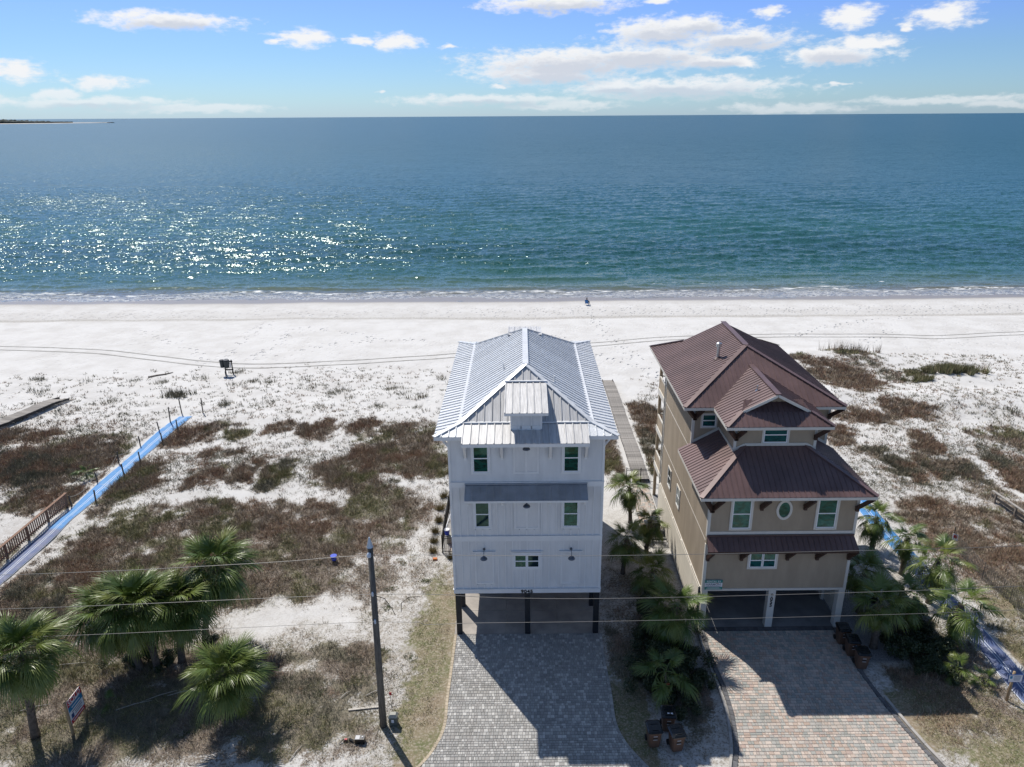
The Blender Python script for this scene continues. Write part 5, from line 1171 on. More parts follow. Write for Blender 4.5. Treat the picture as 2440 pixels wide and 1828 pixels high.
wires = {'top': [(-75, 9.4), (-45, 8.55), (-22.9, 8.84), (-11.7, 9.32), (-6.7, 9.68), (-1, 9.60), (4.6, 9.56), (15.9, 9.72), (21.7, 9.88), (45, 10.8), (75, 11)],
         'middle': [(-75, 7.4), (-45, 6.75), (-23.3, 7.06), (-6.75, 7.67), (-1, 7.42), (4.7, 7.34), (16.3, 7.58), (28, 8.0), (75, 9.5)],
         'lowest': [(-75, 5.8), (-45, 5.2), (-23.7, 5.5), (-6.8, 6.2), (-4.5, 6.02), (-2.5, 6.08), (4.7, 6.12), (16.5, 6.34), (28, 6.7), (75, 8)]}
for k, L in wires.items():
    P = smooth_line(L, 1.2); y = 27.2
    o = MB().tube([(p[0], y, p[1]) for p in P], 0.0115 if k != 'lowest' else .010, 5).build('power_line', 'cable', loc=(-6.8, y, 8)); tag(o, '%s of the three overhead wires crossing in front of the houses' % k, 'overhead wire')
# cable splices hanging at the pole
sp_ = MB().tube([(-6.6, 27.2, 7.6), (-6.2, 27.25, 7.4), (-5.9, 27.25, 6.85), (-5.78, 27.25, 6.5)], .016, 6).build('cable_loop', 'black_metal', loc=(-6.6, 27.2, 7.6)); tag(sp_, 'black cable loop hanging from the middle wire at the pole', 'cable')
sp_ = MB().tube([(-5.5, 27.2, 6.7), (-5.45, 27.2, 7.2), (-5.1, 27.2, 7.5), (-4.6, 27.2, 7.52)], .014, 6).build('cable_loop', 'black_metal', loc=(-5.5, 27.2, 6.7)); tag(sp_, 'dark cable hook rising to the middle wire right of the pole', 'cable')
# pedestal box
pb = empty('utility_box', (-6.32, 27.5, 0), 'small grey green utility box beside the pole foot', 'utility box')
mat('box_green', (0.10, 0.115, 0.10), 0.6); mat('box_lid', (0.34, 0.34, 0.29), 0.6)
MB().box(-6.52, -6.14, 27.35, 27.65, 0, .52).build('body', 'box_green', pb)
MB().add([(-6.55, 27.32, .52), (-6.11, 27.32, .52), (-6.11, 27.68, .52), (-6.55, 27.68, .52), (-6.47, 27.4, .66), (-6.19, 27.4, .66), (-6.19, 27.6, .66), (-6.47, 27.6, .66)], [(0, 3, 2, 1), (4, 5, 6, 7), (0, 1, 5, 4), (1, 2, 6, 5), (2, 3, 7, 6), (3, 0, 4, 7)]).build('lid', 'box_lid', pb)
MB().box(-6.40, -6.28, 27.343, 27.349, .22, .40).build('sticker', 'sign_white', pb)
mf = empty('marker_flag', (-6.6, 28.5, 0), 'thin stake with a red flag behind the utility box', 'marker')
MB().tube([(-6.6, 28.5, 0), (-6.62, 28.5, 1.0)], .014, 5).build('stake', 'rope', mf); MB().box(-6.66, -6.54, 28.48, 28.5, .82, 1.0).build('flag', 'sign_red', mf)
# SOLD board on two posts
mat('new_timber', (0.36, 0.255, 0.145), 0.8, var=0.2, vscale=4, stretch=(3, 3, .6))
sb = empty('sold_sign', (-21.4, 27.55, 0), 'red blue and white SOLD board on two timber posts by the left palm', 'sign')
xs = -21.40
for y, h in ((27.0, 1.95), (28.12, 1.98)): MB().box(xs - .09, xs + .0, y - .055, y + .055, -.1, h).build('post', 'new_timber', sb)
MB().box(xs + .002, xs + .025, 27.03, 28.10, .62, 1.93).build('board', 'sign_white', sb)
xf = xs + .0255
MB().box(xf, xf + .004, 27.03, 28.10, 1.58, 1.93).build('red_band', 'sign_red', sb); MB().box(xf, xf + .004, 27.03, 28.10, .62, .84).build('red_band', 'sign_red', sb); MB().box(xf, xf + .004, 27.03, 28.10, 1.30, 1.58).build('blue_band', 'sign_blue', sb)
MB().box(xf, xf + .004, 27.12, 27.30, .88, 1.12).build('portrait_patch', 'sign_navy', sb)
text('lettering', 'SOLD', 0.36, 'sign_white', sb, (xf + .006, 27.56, 1.76), (R(90), 0, R(90)), 0.003, 0.006, 1.1)
for z, a, b_ in ((1.62, 27.2, 27.95), (1.43, 27.25, 27.9), (1.20, 27.2, 27.95), (1.08, 27.4, 27.98), (.97, 27.4, 27.9), (.73, 27.15, 28.0)):
    MB().box(xf + .004, xf + .008, a, b_, z - .025, z + .025).build('small_print', 'sign_white' if z > 1.3 or z < .8 else 'sign_grey', sb)
# access notice at the right
nt = empty('notice_sign', (24.02, 28.64, 0), 'white notice board on a round tan post beside the right blue mat', 'sign')
MB().tube([(24.02, 28.64, -.2), (24.04, 28.66, 1.75)], .065, 10).build('post', 'new_timber', nt, smooth=True)
MB().box(23.70, 24.42, 28.53, 28.56, 1.22, 1.68).build('board', 'sign_navy', nt); MB().box(23.73, 24.39, 28.523, 28.529, 1.25, 1.65).build('panel', 'sign_white', nt)
MB().box(23.78, 23.90, 28.517, 28.522, 1.45, 1.60).build('emblem', 'sign_blue', nt)
for z, a, b_ in ((1.58, 23.98, 24.32), (1.50, 23.96, 24.33), (1.43, 23.96, 24.30), (1.36, 23.99, 24.28)): MB().box(a, b_, 28.517, 28.522, z - .015, z + .015).build('small_print', 'sign_grey', nt)

# ================================================================== wheeled bins
mat('bin_brown', (0.125, 0.070, 0.045), 0.55, var=0.15, vscale=3); mat('bin_lid', (0.012, 0.014, 0.016), 0.22); mat('tyre_black', (0.010, 0.010, 0.010), 0.8); mat('bin_print', (0.55, 0.55, 0.55), 0.6)
def make_bin():
    t_ = empty('wheeled_bin', (0, 0, 0))
    def ring(w0, d0, w1, d1, z, b=.06): return [(-w0 / 2 + b, -d0 / 2, z), (w0 / 2 - b, -d0 / 2, z), (w0 / 2, -d0 / 2 + b, z), (w0 / 2, d0 / 2 - b, z), (w0 / 2 - b, d0 / 2, z), (-w0 / 2 + b, d0 / 2, z), (-w0 / 2, d0 / 2 - b, z), (-w0 / 2, -d0 / 2 + b, z)]
    mb = MB(); rs_ = [ring(.50, .52, 0, 0, 0.04), ring(.54, .58, 0, 0, .35), ring(.60, .68, 0, 0, .86), ring(.66, .74, 0, 0, .88), ring(.66, .74, 0, 0, .96)]
    V = [p for q in rs_ for p in q]; F = [(i * 8 + j, i * 8 + (j + 1) % 8, (i + 1) * 8 + (j + 1) % 8, (i + 1) * 8 + j) for i in range(4) for j in range(8)] + [tuple(reversed(range(8))), tuple(32 + j for j in range(8))]
    mb.add(V, F).build('body', 'bin_brown', t_)
    mb = MB(); r2 = [ring(.70, .80, 0, 0, .965), ring(.70, .80, 0, 0, 1.0), ring(.58, .66, 0, 0, 1.06, .1)]
    V = [p for q in r2 for p in q]; F = [(i * 8 + j, i * 8 + (j + 1) % 8, (i + 1) * 8 + (j + 1) % 8, (i + 1) * 8 + j) for i in range(2) for j in range(8)] + [tuple(reversed(range(8))), tuple(16 + j for j in range(8))]
    lid = mb.add(V, F).build('lid', 'bin_lid', t_)
    MB().box(-.14, .14, -.28, -.22, 1.058, 1.085).build('lid_rib', 'bin_lid', lid); MB().box(-.2, .2, .1, .16, 1.058, 1.08).build('lid_rib', 'bin_lid', lid)
    MB().tube([(-.27, .42, .98), (.27, .42, .98)], .022, 8).build('handle', 'bin_brown', t_)
    for x in (-.28, .28): MB().tube([(x - .04, .27, .13), (x + .04, .27, .13)], .13, 14).build('wheel', 'tyre_black', t_)
    MB().box(-.10, .10, -.325, -.29, .55, .66).build('lift_pocket', 'black_paint', t_); MB().bar((-.10, -.335, .56), (.10, -.335, .56), .02, .02).build('lift_bar', 'bin_print', t_)
    MB().box(-.09, .09, -.352, -.33, .74, .77).build('print', 'bin_print', t_)
    return t_
b0 = make_bin()
BINS = [(5.95, 26.15, .06, 'brown wheeled bin with shiny black lid nearest the grey driveway'), (6.78, 27.05, -.05, 'brown wheeled bin with two white stickers on its lid behind two others'), (6.95, 25.90, .16, 'brown wheeled bin on the right of the three beside the grey driveway'),
        (17.55, 33.0, -.06, 'brown wheeled bin closest to the tan house column in a row of three'), (17.66, 32.05, -.1, 'middle one of three brown wheeled bins at the patterned driveway edge'), (17.78, 31.1, -.08, 'brown wheeled bin nearest the camera in the row beside the patterned driveway')]
for i, (x, y, a, lb) in enumerate(BINS):
    o = b0 if i == 0 else copy_tree(b0)
    o.location = (x, y, .03); o.rotation_euler = (0, 0, a); tag(o, lb, 'bin', 'bins beside the grey drive' if i < 3 else 'bins beside the patterned drive')
    if i == 1:
        for dx in (-.02, .14): MB().box(-.06 + dx, .04 + dx, -.22, -.12, 1.062, 1.066).build('sticker', 'sign_white', None).parent = o

# ================================================================== vehicle under the white house
mat('car_white', (0.62, 0.63, 0.65), 0.25, spec=0.6); mat('car_black', (0.01, 0.01, 0.011), 0.4); mat('car_glass', (0.006, 0.008, 0.010), 0.05); mat('tail_red', (0.35, 0.01, 0.015), 0.3); mat('alloy', (0.45, 0.45, 0.46), 0.35, metal=0.8)
cr = empty('parked_car', (-1.75, 40.0, .03), 'silver white car parked under the white house, only its rear showing', 'car')
def loft(secs, nm, m_, par, smooth=True):
    mb = MB(); n = len(secs[0]); V = [p for s in secs for p in s]
    F = [(i * n + j, i * n + (j + 1) % n, (i + 1) * n + (j + 1) % n, (i + 1) * n + j) for i in range(len(secs) - 1) for j in range(n)] + [tuple(reversed(range(n))), tuple((len(secs) - 1) * n + j for j in range(n))]
    return mb.add(V, F).build(nm, m_, par, smooth=smooth)
def sec(y, w_, z0, z1, c=-1.75):
    h = w_ / 2; return [(c - h * .92, y, z0), (c - h, y, z0 + .12), (c - h, y, z1 - .18), (c - h * .88, y, z1), (c + h * .88, y, z1), (c + h, y, z1 - .18), (c + h, y, z0 + .12), (c + h * .92, y, z0)]
loft([sec(37.65, 1.3, .42, .78), sec(37.72, 1.7, .34, .92), sec(38.0, 1.84, .26, 1.02), sec(39.5, 1.88, .24, 1.02), sec(41.2, 1.88, .24, 1.0), sec(42.0, 1.80, .28, .86), sec(42.35, 1.45, .36, .74)], 'body', 'car_white', cr)
loft([sec(38.0, 1.45, .98, 1.10), sec(38.5, 1.40, 1.0, 1.50), sec(39.3, 1.42, 1.0, 1.56), sec(40.4, 1.40, 1.0, 1.48), sec(41.2, 1.48, .95, 1.02)], 'cabin', 'car_glass', cr)
loft([sec(38.55, 1.30, 1.46, 1.56), sec(39.3, 1.34, 1.5, 1.60), sec(40.2, 1.30, 1.46, 1.54)], 'roof_skin', 'car_white', cr)
loft([sec(37.60, 1.2, .22, .44), sec(37.68, 1.66, .18, .46), sec(37.9, 1.80, .18, .42)], 'bumper', 'car_black', cr)
for s in (-1, 1):
    MB().box(-1.75 + s * .70 - .14, -1.75 + s * .70 + .14, 37.66, 37.76, .74, .86).build('tail_lamp', 'tail_red', cr)
    for y in (38.4, 41.5):
        wl_ = MB().tube([(-1.75 + s * .80, y, .36), (-1.75 + s * .98, y, .36)], .33, 18).build('wheel', 'tyre_black', cr); MB().tube([(-1.75 + s * .97, y, .36), (-1.75 + s * .99, y, .36)], .2, 14).build('rim', 'alloy', wl_)

# ================================================================== beach things
ts = empty('bin_rack', (-33.7, 78.6, gz1(-33.7, 78.6)), 'dark timber rack holding two litter barrels on the open beach', 'litter rack')
gx_, gy_ = -33.7, 78.7; g0 = gz1(gx_, gy_)
for x in (-.42, .42): MB().bar((gx_ + x, gy_ + 1.0, g0 - .2), (gx_ + x - .05, gy_ + 1.0, g0 + 1.75), .10, .10).build('rack_leg', 'dark_wood', ts)
for z in (.55, 1.55): MB().bar((gx_ - .48, gy_ + 1.0, g0 + z), (gx_ + .48, gy_ + 1.0, g0 + z), .10, .14).build('crossbar', 'dark_wood', ts)
mat('barrel', (0.022, 0.030, 0.034), 0.5)
for x, dz, rr in ((-.05, 0, .34), (-.55, .02, .26)):
    br_ = MB().lathe((gx_ + x, gy_ + .62, g0 + .95 + dz), [(rr * .82, 0), (rr, .75), (rr * 1.04, .77), (rr * 1.04, .82)], 16).build('barrel', 'barrel', ts, smooth=False)
    MB().lathe((gx_ + x, gy_ + .62, g0 + 1.772 + dz), [(rr * 1.06, 0), (rr * .9, .08)], 16).build('lid', 'black_paint', br_)
MB().box(gx_ + .36, gx_ + .46, gy_ + .5, gy_ + .58, g0 + 1.0, g0 + 1.6).build('notice_plate', 'bin_print', ts)
o = MB().tube([(-33.55, 78.3, g0 - .2), (-33.7, 78.5, g0 + .75)], .06, 8).build('leaning_stake', 'dark_wood', loc=(-33.55, 78.3, g0)); tag(o, 'short dark stake in front of the litter rack', 'stake')
pts = [(-42.6, 78.7), (-42.0, 79.4), (-41.3, 79.9), (-40.7, 80.7)]
o = MB().tube([(x, y, gz1(x, y) + .06) for x, y in pts], [.10, .12, .09, .04], 8).build('driftwood', 'weathered_wood', loc=(-42, 79.4, gz1(-42, 79.4)), smooth=True); tag(o, 'bent driftwood log lying left of the litter rack', 'driftwood')
o = MB().tube([(51.6, 76.4, gz1(51.6, 76.4) - .1), (51.75, 76.4, gz1(51.6, 76.4) + 1.4)], .03, 6).build('marker_stake', 'rope', loc=(51.6, 76.4, gz1(51.6, 76.4))); tag(o, 'thin pale stake beside the big green grass mound', 'stake')
# person seated in a low beach chair, looking out to sea
mat('chair_blue', (0.02, 0.13, 0.36), 0.7); mat('cloth_navy', (0.02, 0.03, 0.05), 0.8); mat('trousers_olive', (0.10, 0.095, 0.07), 0.85); mat('skin', (0.42, 0.26, 0.18), 0.6); mat('hair_dark', (0.012, 0.010, 0.009), 0.7)
pc = (10.95, 119.3); zc = gz1(*pc)
ch = empty('beach_chair', (pc[0], pc[1], zc), 'blue folding beach chair at the water edge', 'chair')
def P3(x, y, z): a = -0.45; return (pc[0] + x * math.cos(a) - y * math.sin(a), pc[1] + x * math.sin(a) + y * math.cos(a), zc + z)
def quad(pts, th, nm, m_, par): MB().slab([P3(*p) for p in pts], Vector((0, 0, th))).build(nm, m_, par)
MB().slab([P3(-.28, -.22, .30), P3(.28, -.22, .30), P3(.28, -.42, .92), P3(-.28, -.42, .92)], Vector(P3(0, -.03, 0)) - Vector(P3(0, 0, 0))).build('back_sling', 'chair_blue', ch)
quad([(-.28, -.22, .30), (.28, -.22, .30), (.28, .28, .34), (-.28, .28, .34)], .02, 'seat_sling', 'chair_blue', ch)
for s in (-1, 1):
    MB().tube([P3(s * .3, -.46, .98), P3(s * .3, -.2, .30), P3(s * .3, .3, .0)], .018, 6).build('side_frame', 'alloy', ch)
    MB().tube([P3(s * .3, .3, .36), P3(s * .3, -.2, .30), P3(s * .3, -.4, .0)], .018, 6).build('leg', 'alloy', ch)
    MB().bar(P3(s * .32, -.3, .55), P3(s * .32, .2, .55), .05, .03).build('armrest', 'car_black', ch)
pn = empty('person', (pc[0], pc[1], zc + .3), 'person in dark top and olive trousers sitting in a blue beach chair', 'person')
def skin_body(nm, joints, edges, m_, par, sub=2):
    me = bpy.data.meshes.new(nm); o0 = origin(par)
    me.from_pydata([tuple(Vector(P3(*p)) - o0) for p, _ in joints], edges, []); me.materials.append(MATS[m_]); ob = link(nm, me, par)
    ob.modifiers.new('skin', 'SKIN'); 
    for i, (_, r_) in enumerate(joints): me.skin_vertices[0].data[i].radius = (r_, r_)
    me.skin_vertices[0].data[0].use_root = True
    sb_ = ob.modifiers.new('sub', 'SUBSURF'); sb_.levels = sub; sb_.render_levels = sub
    dg = bpy.context.evaluated_depsgraph_get(); m2 = bpy.data.meshes.new_from_object(ob.evaluated_get(dg)); m2.name = nm
    ob.modifiers.clear(); ob.data = m2; m2.polygons.foreach_set('use_smooth', [True] * len(m2.polygons)); return ob
J = [((0, -.12, .44), .17), ((0, -.22, .68), .17), ((0, -.28, .90), .16), ((0, -.28, 1.02), .06), ((0, -.25, 1.12), .09), ((0, -.23, 1.24), .085),
     ((.2, -.27, .90), .07), ((.30, -.12, .66), .05), ((.30, .14, .60), .038), ((.30, .22, .60), .03), ((-.2, -.27, .90), .07), ((-.30, -.12, .66), .05), ((-.30, .14, .60), .038), ((-.30, .22, .60), .03),
     ((.10, -.05, .43), .11), ((.14, .36, .62), .075), ((.15, .62, .16), .05), ((.15, .80, .06), .035), ((-.10, -.05, .43), .11), ((-.14, .36, .60), .075), ((-.15, .64, .16), .05), ((-.15, .82, .06), .035)]
body = skin_body('body', J, [(0, 1), (1, 2), (2, 3), (3, 4), (4, 5), (2, 6), (6, 7), (7, 8), (8, 9), (2, 10), (10, 11), (11, 12), (12, 13), (0, 14), (14, 15), (15, 16), (16, 17), (0, 18), (18, 19), (19, 20), (20, 21)], 'cloth_navy', pn)
body.data.materials.append(MATS['trousers_olive']); body.data.materials.append(MATS['skin'])
o0 = origin(pn)
for p_ in body.data.polygons:
    c = Vector(p_.center) + o0; 
    q = Vector((c.x - pc[0], c.y - pc[1])); a = .45; ly = q.x * math.sin(a) + q.y * math.cos(a); lz = c.z - zc
    p_.material_index = 2 if (lz > 1.0 or (lz < .12)) else (1 if (lz < .5 or (ly > .2 and lz < .7 and abs(q.x * math.cos(a) - q.y * math.sin(a)) < .24)) else 0)
MB().lathe(P3(0, -.245, 1.12), [(.085, 0), (.108, .06), (.10, .14), (.05, .20)], 12).build('hair', 'hair_dark', pn, smooth=True)
MB().box(P3(.0, -.13, 0)[0] - .012, P3(0, -.13, 0)[0] + .012, P3(0, -.13, 0)[1] - .02, P3(0, -.13, 0)[1] + .02, zc + 1.15, zc + 1.19).build('nose', 'skin', pn)

# ================================================================== small yard things
mat('bucket_blue', (0.012, 0.06, 0.55), 0.4); mat('orange_plastic', (0.60, 0.16, 0.02), 0.5); mat('pale_plank', (0.55, 0.51, 0.45), 0.85)
bk = empty('bucket', (-12.5, 41.3, gz1(-12.5, 41.3)), 'bright blue bucket lying in the scrub left of the pole', 'bucket'); zb_ = gz1(-12.5, 41.3)
MB().lathe((-12.5, 41.3, zb_ + .12), [(.15, 0), (.20, .30), (.215, .31), (.215, .34)], 14).build('pail', 'bucket_blue', bk); MB().tube([(-12.7, 41.3, zb_ + .42), (-12.62, 41.12, zb_ + .30), (-12.42, 41.1, zb_ + .30), (-12.3, 41.3, zb_ + .42)], .012, 5).build('handle', 'bin_print', bk)
o = MB().bar((-8.72, 28.41, gz1(-8.7, 28.4) + .05), (-7.25, 28.62, gz1(-7.3, 28.6) + .05), .11, .04).build('loose_plank', 'pale_plank', loc=(-8, 28.5, 0)); tag(o, 'pale loose plank lying on the ground left of the pole', 'plank')
bt = empty('battery_box', (-7.73, 26.4, gz1(-7.7, 26.4)), 'black battery box dumped on the sand near the bottom of the pole', 'box'); zz = gz1(-7.7, 26.4)
MB().box(-7.95, -7.5, 26.28, 26.55, zz, zz + .30).build('case', 'car_black', bt); MB().box(-7.92, -7.72, 26.30, 26.53, zz + .301, zz + .31).build('label_plate', 'bin_print', bt); MB().tube([(-7.6, 26.42, zz + .3), (-7.6, 26.42, zz + .335)], .03, 8).build('terminal', 'sign_white', bt)
tm = empty('broken_motor', (-8.4, 26.45, gz1(-8.4, 26.4)), 'small red and black broken tool lying beside the battery box', 'tool'); zz = gz1(-8.4, 26.4)
MB().tube([(-8.50, 26.42, zz + .06), (-8.30, 26.48, zz + .07)], .055, 10).build('housing', 'dark_timber', tm); MB().tube([(-8.25, 26.5, zz + .1), (-8.05, 26.42, zz + .06)], .06, 8).build('coil', 'car_black', tm); MB().bar((-8.7, 26.3, zz + .03), (-8.5, 26.5, zz + .12), .03, .03).build('arm', 'black_metal', tm); MB().box(-8.46, -8.34, 26.44, 26.52, zz + .12, zz + .135).build('cover', 'sign_red', tm)
# pool gear by the black fence
o = MB().tube([(-5.35, 43.9, .9), (-4.75, 48.2, 1.5)], .035, 8).build('pool_pole', 'sign_white', loc=(-5.3, 44, 0)); tag(o, 'white pole leaning on the black fence left of the white house', 'pole')
for (x, y, z, lb) in ((-5.25, 43.6, .55, 'blue bucket with white lid by the near end of the black fence'), (-4.7, 50.6, .0, 'blue drum half hidden behind the white house wall')):
    b_ = empty('pail' if z else 'drum', (x, y, z), lb, 'bucket' if z else 'drum'); s = 1 if z else 1.7
    MB().lathe((x, y, z), [(.15 * s, 0), (.19 * s, .36 * s)], 14).build('shell', 'bucket_blue', b_); MB().lathe((x, y, z + .361 * s), [(.20 * s, 0), (.19 * s, .05)], 14).build('lid', 'sign_white', b_)
o = MB().cbox(-5.25, -4.45, 43.3, 43.9, 0, .53, .03).build('storage_box', 'box_lid', loc=(-4.85, 43.6, 0)); tag(o, 'pale storage box inside the corner of the black fence', 'box')
o = MB().cbox(-4.75, -4.3, 42.35, 42.9, 0, .42, .04).build('orange_crate', 'orange_plastic', loc=(-4.5, 42.6, 0)); tag(o, 'orange crate behind the near rail of the black fence', 'crate')
o = MB().cbox(-6.0, -5.72, 41.3, 41.5, .0, .12, .02).build('orange_block', 'orange_plastic', loc=(-5.9, 41.4, 0)); tag(o, 'small orange block on the lawn by the black fence', 'block')
# grill on the patio
mat('grill_steel', (0.30, 0.31, 0.33), 0.35, metal=0.7)
gr = empty('gas_grill', (9.15, 44.7, .05), 'grey gas grill on the paved patio behind the short black fence', 'grill')
MB().box(8.75, 9.55, 44.4, 44.95, .15, .80).build('cabinet', 'car_black', gr); 
loft([[(8.78, 44.40, .80), (8.78, 44.40, 1.0), (8.78, 44.55, 1.15), (8.78, 44.80, 1.15), (8.78, 44.95, 1.0), (8.78, 44.95, .80)], [(9.52, 44.40, .80), (9.52, 44.40, 1.0), (9.52, 44.55, 1.15), (9.52, 44.80, 1.15), (9.52, 44.95, 1.0), (9.52, 44.95, .80)]], 'hood', 'grill_steel', gr, False)
for x in (8.78, 9.5): MB().tube([(x, 44.65, .07), (x + .04, 44.65, .07)], .09, 10).build('wheel', 'tyre_black', gr)
MB().box(8.45, 8.74, 44.42, 44.9, .76, .80).build('side_shelf', 'grill_steel', gr)
sc_ = empty('shower_screen', (4.42, 40.6, 0), 'white board screen against the right wall of the white house', 'screen')
MB().box(4.36, 4.44, 39.2, 41.6, 0, 2.0).build('panel', 'white_trim', sc_); 
for y in (39.2, 41.5): MB().box(4.30, 4.355, y, y + .1, 0, 2.1).build('screen_post', 'white_trim', sc_)
# ================================================================== palms, shrubs, tufts
def leaf_mat(name, c1, c2, c3, rough=0.42):
    m = bpy.data.materials.new(name); m.use_nodes = True; t = NT(m.node_tree); b = t.n['Principled BSDF']
    oi = t.new('ShaderNodeObjectInfo').outputs['Random']
    at = t.new('ShaderNodeAttribute', attribute_name='tipw').outputs['Fac']
    c = t.ramp(oi, [(0.0, c1), (0.55, c2), (1.0, c3)])
    c = t.mix(t.math('MULTIPLY', at, 0.35), c, tuple(min(1, x * 1.8) for x in c3))
    t.l.new(c, b.inputs['Base Color']); b.inputs['Roughness'].default_value = rough; b.inputs['Specular IOR Level'].default_value = 0.5
    MATS[name] = m
leaf_mat('palm_green', (0.046, 0.088, 0.016), (0.085, 0.132, 0.024), (0.155, 0.180, 0.038))
leaf_mat('palm_dead', (0.20, 0.145, 0.095), (0.27, 0.20, 0.135), (0.16, 0.115, 0.075), 0.8)
mat('palm_trunk', (0.13, 0.105, 0.085), 0.95, var=0.4, vscale=6, bump=0.8, bscale=18)
mat('palm_boot', (0.20, 0.16, 0.125), 0.95, var=0.4, vscale=5)
mat('shrub_stem', (0.10, 0.08, 0.06), 0.9)
def frond_mesh(seed, droop, nleaf=34, Lp=0.85, blade=1.05, fold=0.35, name='frond'):
    r = random.Random(seed); V = []; F = []; W = []
    def add(vs, fs, ws):
        k = len(V); V.extend(vs); F.extend([tuple(i + k for i in f) for f in fs]); W.extend(ws)
    n = 6; cl = []
    for i in range(n + 1):
        s = i / n; cl.append(Vector((Lp * s, 0, 0.10 * math.sin(s * 2.6) - droop * 0.20 * s * s)))
    for i in range(n):
        p, q = cl[i], cl[i + 1]; w0 = 0.022 * (1 - .5 * i / n)
        add([p + Vector((0, -w0, 0)), p + Vector((0, w0, 0)), p + Vector((0, 0, .015)), q + Vector((0, -w0 * .9, 0)), q + Vector((0, w0 * .9, 0)), q + Vector((0, 0, .015))], [(0, 3, 5, 2), (1, 2, 5, 4), (0, 1, 4, 3)], [.5] * 6)
    e = cl[-1]; sl = (cl[-1] - cl[-2]).normalized()
    for i in range(nleaf):
        u = -1 + 2 * (i + .5) / nleaf; a = u * R(128) + r.uniform(-.03, .03)
        rib = (1 - abs(u)) ** 0.8 * 0.38
        b0 = e + sl * rib + Vector((0, 0, -droop * .25 * rib * rib))
        L = blade * (1 - .38 * abs(u) ** 1.6) * r.uniform(.9, 1.05) - rib * .45
        d = Vector((math.cos(a), math.sin(a), 0)); up = fold * abs(math.sin(a)) * .55 + sl.z * math.cos(a)
        side = Vector((-d.y, d.x, 0)); tip = droop * r.uniform(.55, 1.25)
        pts = []; tw = r.uniform(-.4, .4)
        for s in (0, .33, .68, 1.0):
            p = b0 + d * (L * s * (1 - .12 * tip * s * s)) + Vector((0, 0, up * L * s - tip * L * (.10 * s + .50 * s ** 3)))
            p += side * (r.uniform(-.02, .02) * s); pts.append(p)
        ws = (0.014, 0.026, 0.020)
        vs = []
        for p, w_ in zip(pts[:3], ws): o = side * w_ + Vector((0, 0, w_ * tw)); vs += [p - o, p + o]
        vs.append(pts[3]); add(vs, [(0, 2, 3, 1), (2, 4, 5, 3), (4, 6, 5)], [0, 0, .2, .2, .5, .5, 1])
    me = bpy.data.meshes.new(name); me.from_pydata([tuple(v) for v in V], [], F)
    at = me.attributes.new('tipw', 'FLOAT', 'POINT'); at.data.foreach_set('value', np.array(W, dtype=np.float32))
    return me
FR = [frond_mesh(11, .75, 38), frond_mesh(12, 1.05, 38), frond_mesh(13, 1.45, 36), frond_mesh(14, 1.25, 34)]
FRD = [frond_mesh(21, 1.35, 24, .8, .85), frond_mesh(22, 1.5, 22, .7, .8)]
for me in FR: me.materials.append(MATS['palm_green'])
for me in FRD: me.materials.append(MATS['palm_dead'])
FRF = [frond_mesh(31, .45, 40, .85, 1.1, .5)]
for me in FRF: me.materials.append(MATS['palm_green'])
def palm(base, crown, size, nf, label, seed, boots=True, group='sabal palms', dead=6, r0=0.19, sparse=False):
    r = random.Random(seed); bx, by = base; bz = gz1(bx, by); cx, cy, cz = crown
    root = empty('palm_tree', (bx, by, bz), label, 'palm tree', group)
    n = 9; pts = []; rs = []
    for i in range(n):
        s = i / (n - 1); k = s * s * (3 - 2 * s)
        pts.append((bx + (cx - bx) * k, by + (cy - by) * k, bz - .15 + (cz - .05 - bz + .15) * s)); rs.append(r0 * (1.25 if i == 0 else 1 - .28 * s))
    tr_ = MB().tube(pts, rs, 12).build('trunk', 'palm_trunk', root, smooth=True)
    if boots:
        mb = MB(); H = cz - bz; z = .25 * H if H > 2.5 else .1; k = 0
        while z < H - .05:
            s = (z + .15) / (H + .1); kk = s * s * (3 - 2 * s); c = Vector((bx + (cx - bx) * kk, by + (cy - by) * kk, bz + z)); a = k * 2.39996; rr = r0 * (1 - .28 * s)
            d = Vector((math.cos(a), math.sin(a), 0)); sd = Vector((-d.y, d.x, 0)) * .06
            p = c + d * (rr * .8); q = c + d * (rr + .11) + Vector((0, 0, .20))
            mb.add([p - sd, p + sd, p + Vector((0, 0, .05)), q - sd * .45, q + sd * .45, q - d * .03], [(0, 1, 4, 3), (0, 3, 5, 2), (1, 2, 5, 4), (3, 4, 5), (0, 2, 1)]); k += 1; z += .055
        if mb.v: mb.build('leaf_bases', 'palm_boot', root)
    loc0 = Vector((cx, cy, cz)) - Vector((bx, by, bz))
    for i in range(nf + dead):
        s = (i + .5) / nf; isd = i >= nf
        az_ = i * 2.39996 + r.uniform(-.25, .25)
        el_ = R(84 - 150 * s ** 0.9) if not isd else R(r.uniform(-78, -50))
        el_ += r.uniform(-.1, .1)
        me = r.choice(FRD) if isd else (r.choice(FRF + FR[:2]) if s < .25 else FR[min(3, int(s * 3.4 + r.random()))])
        o = link('dead_frond' if isd else 'frond', me, root)
        sc = size * r.uniform(.82, 1.1) * (.8 if s < .12 else 1)
        q = Matrix.Rotation(az_, 4, 'Z') @ Matrix.Rotation(-el_, 4, 'Y') @ Matrix.Rotation(r.uniform(-.35, .35), 4, 'X')
        o.matrix_local = Matrix.Translation(loc0 + Vector((0, 0, r.uniform(-.12, .05)))) @ q @ Matrix.Scale(sc, 4)
    return root
palm((-23.2, 26.95), (-22.75, 27.0, 4.9), 1.12, 58, 'palm cut by the left edge behind the SOLD board', 1)
palm((-20.3, 31.3), (-21.3, 31.3, 3.7), 1.12, 64, 'leftmost palm crown of the dense clump behind the SOLD board', 2)
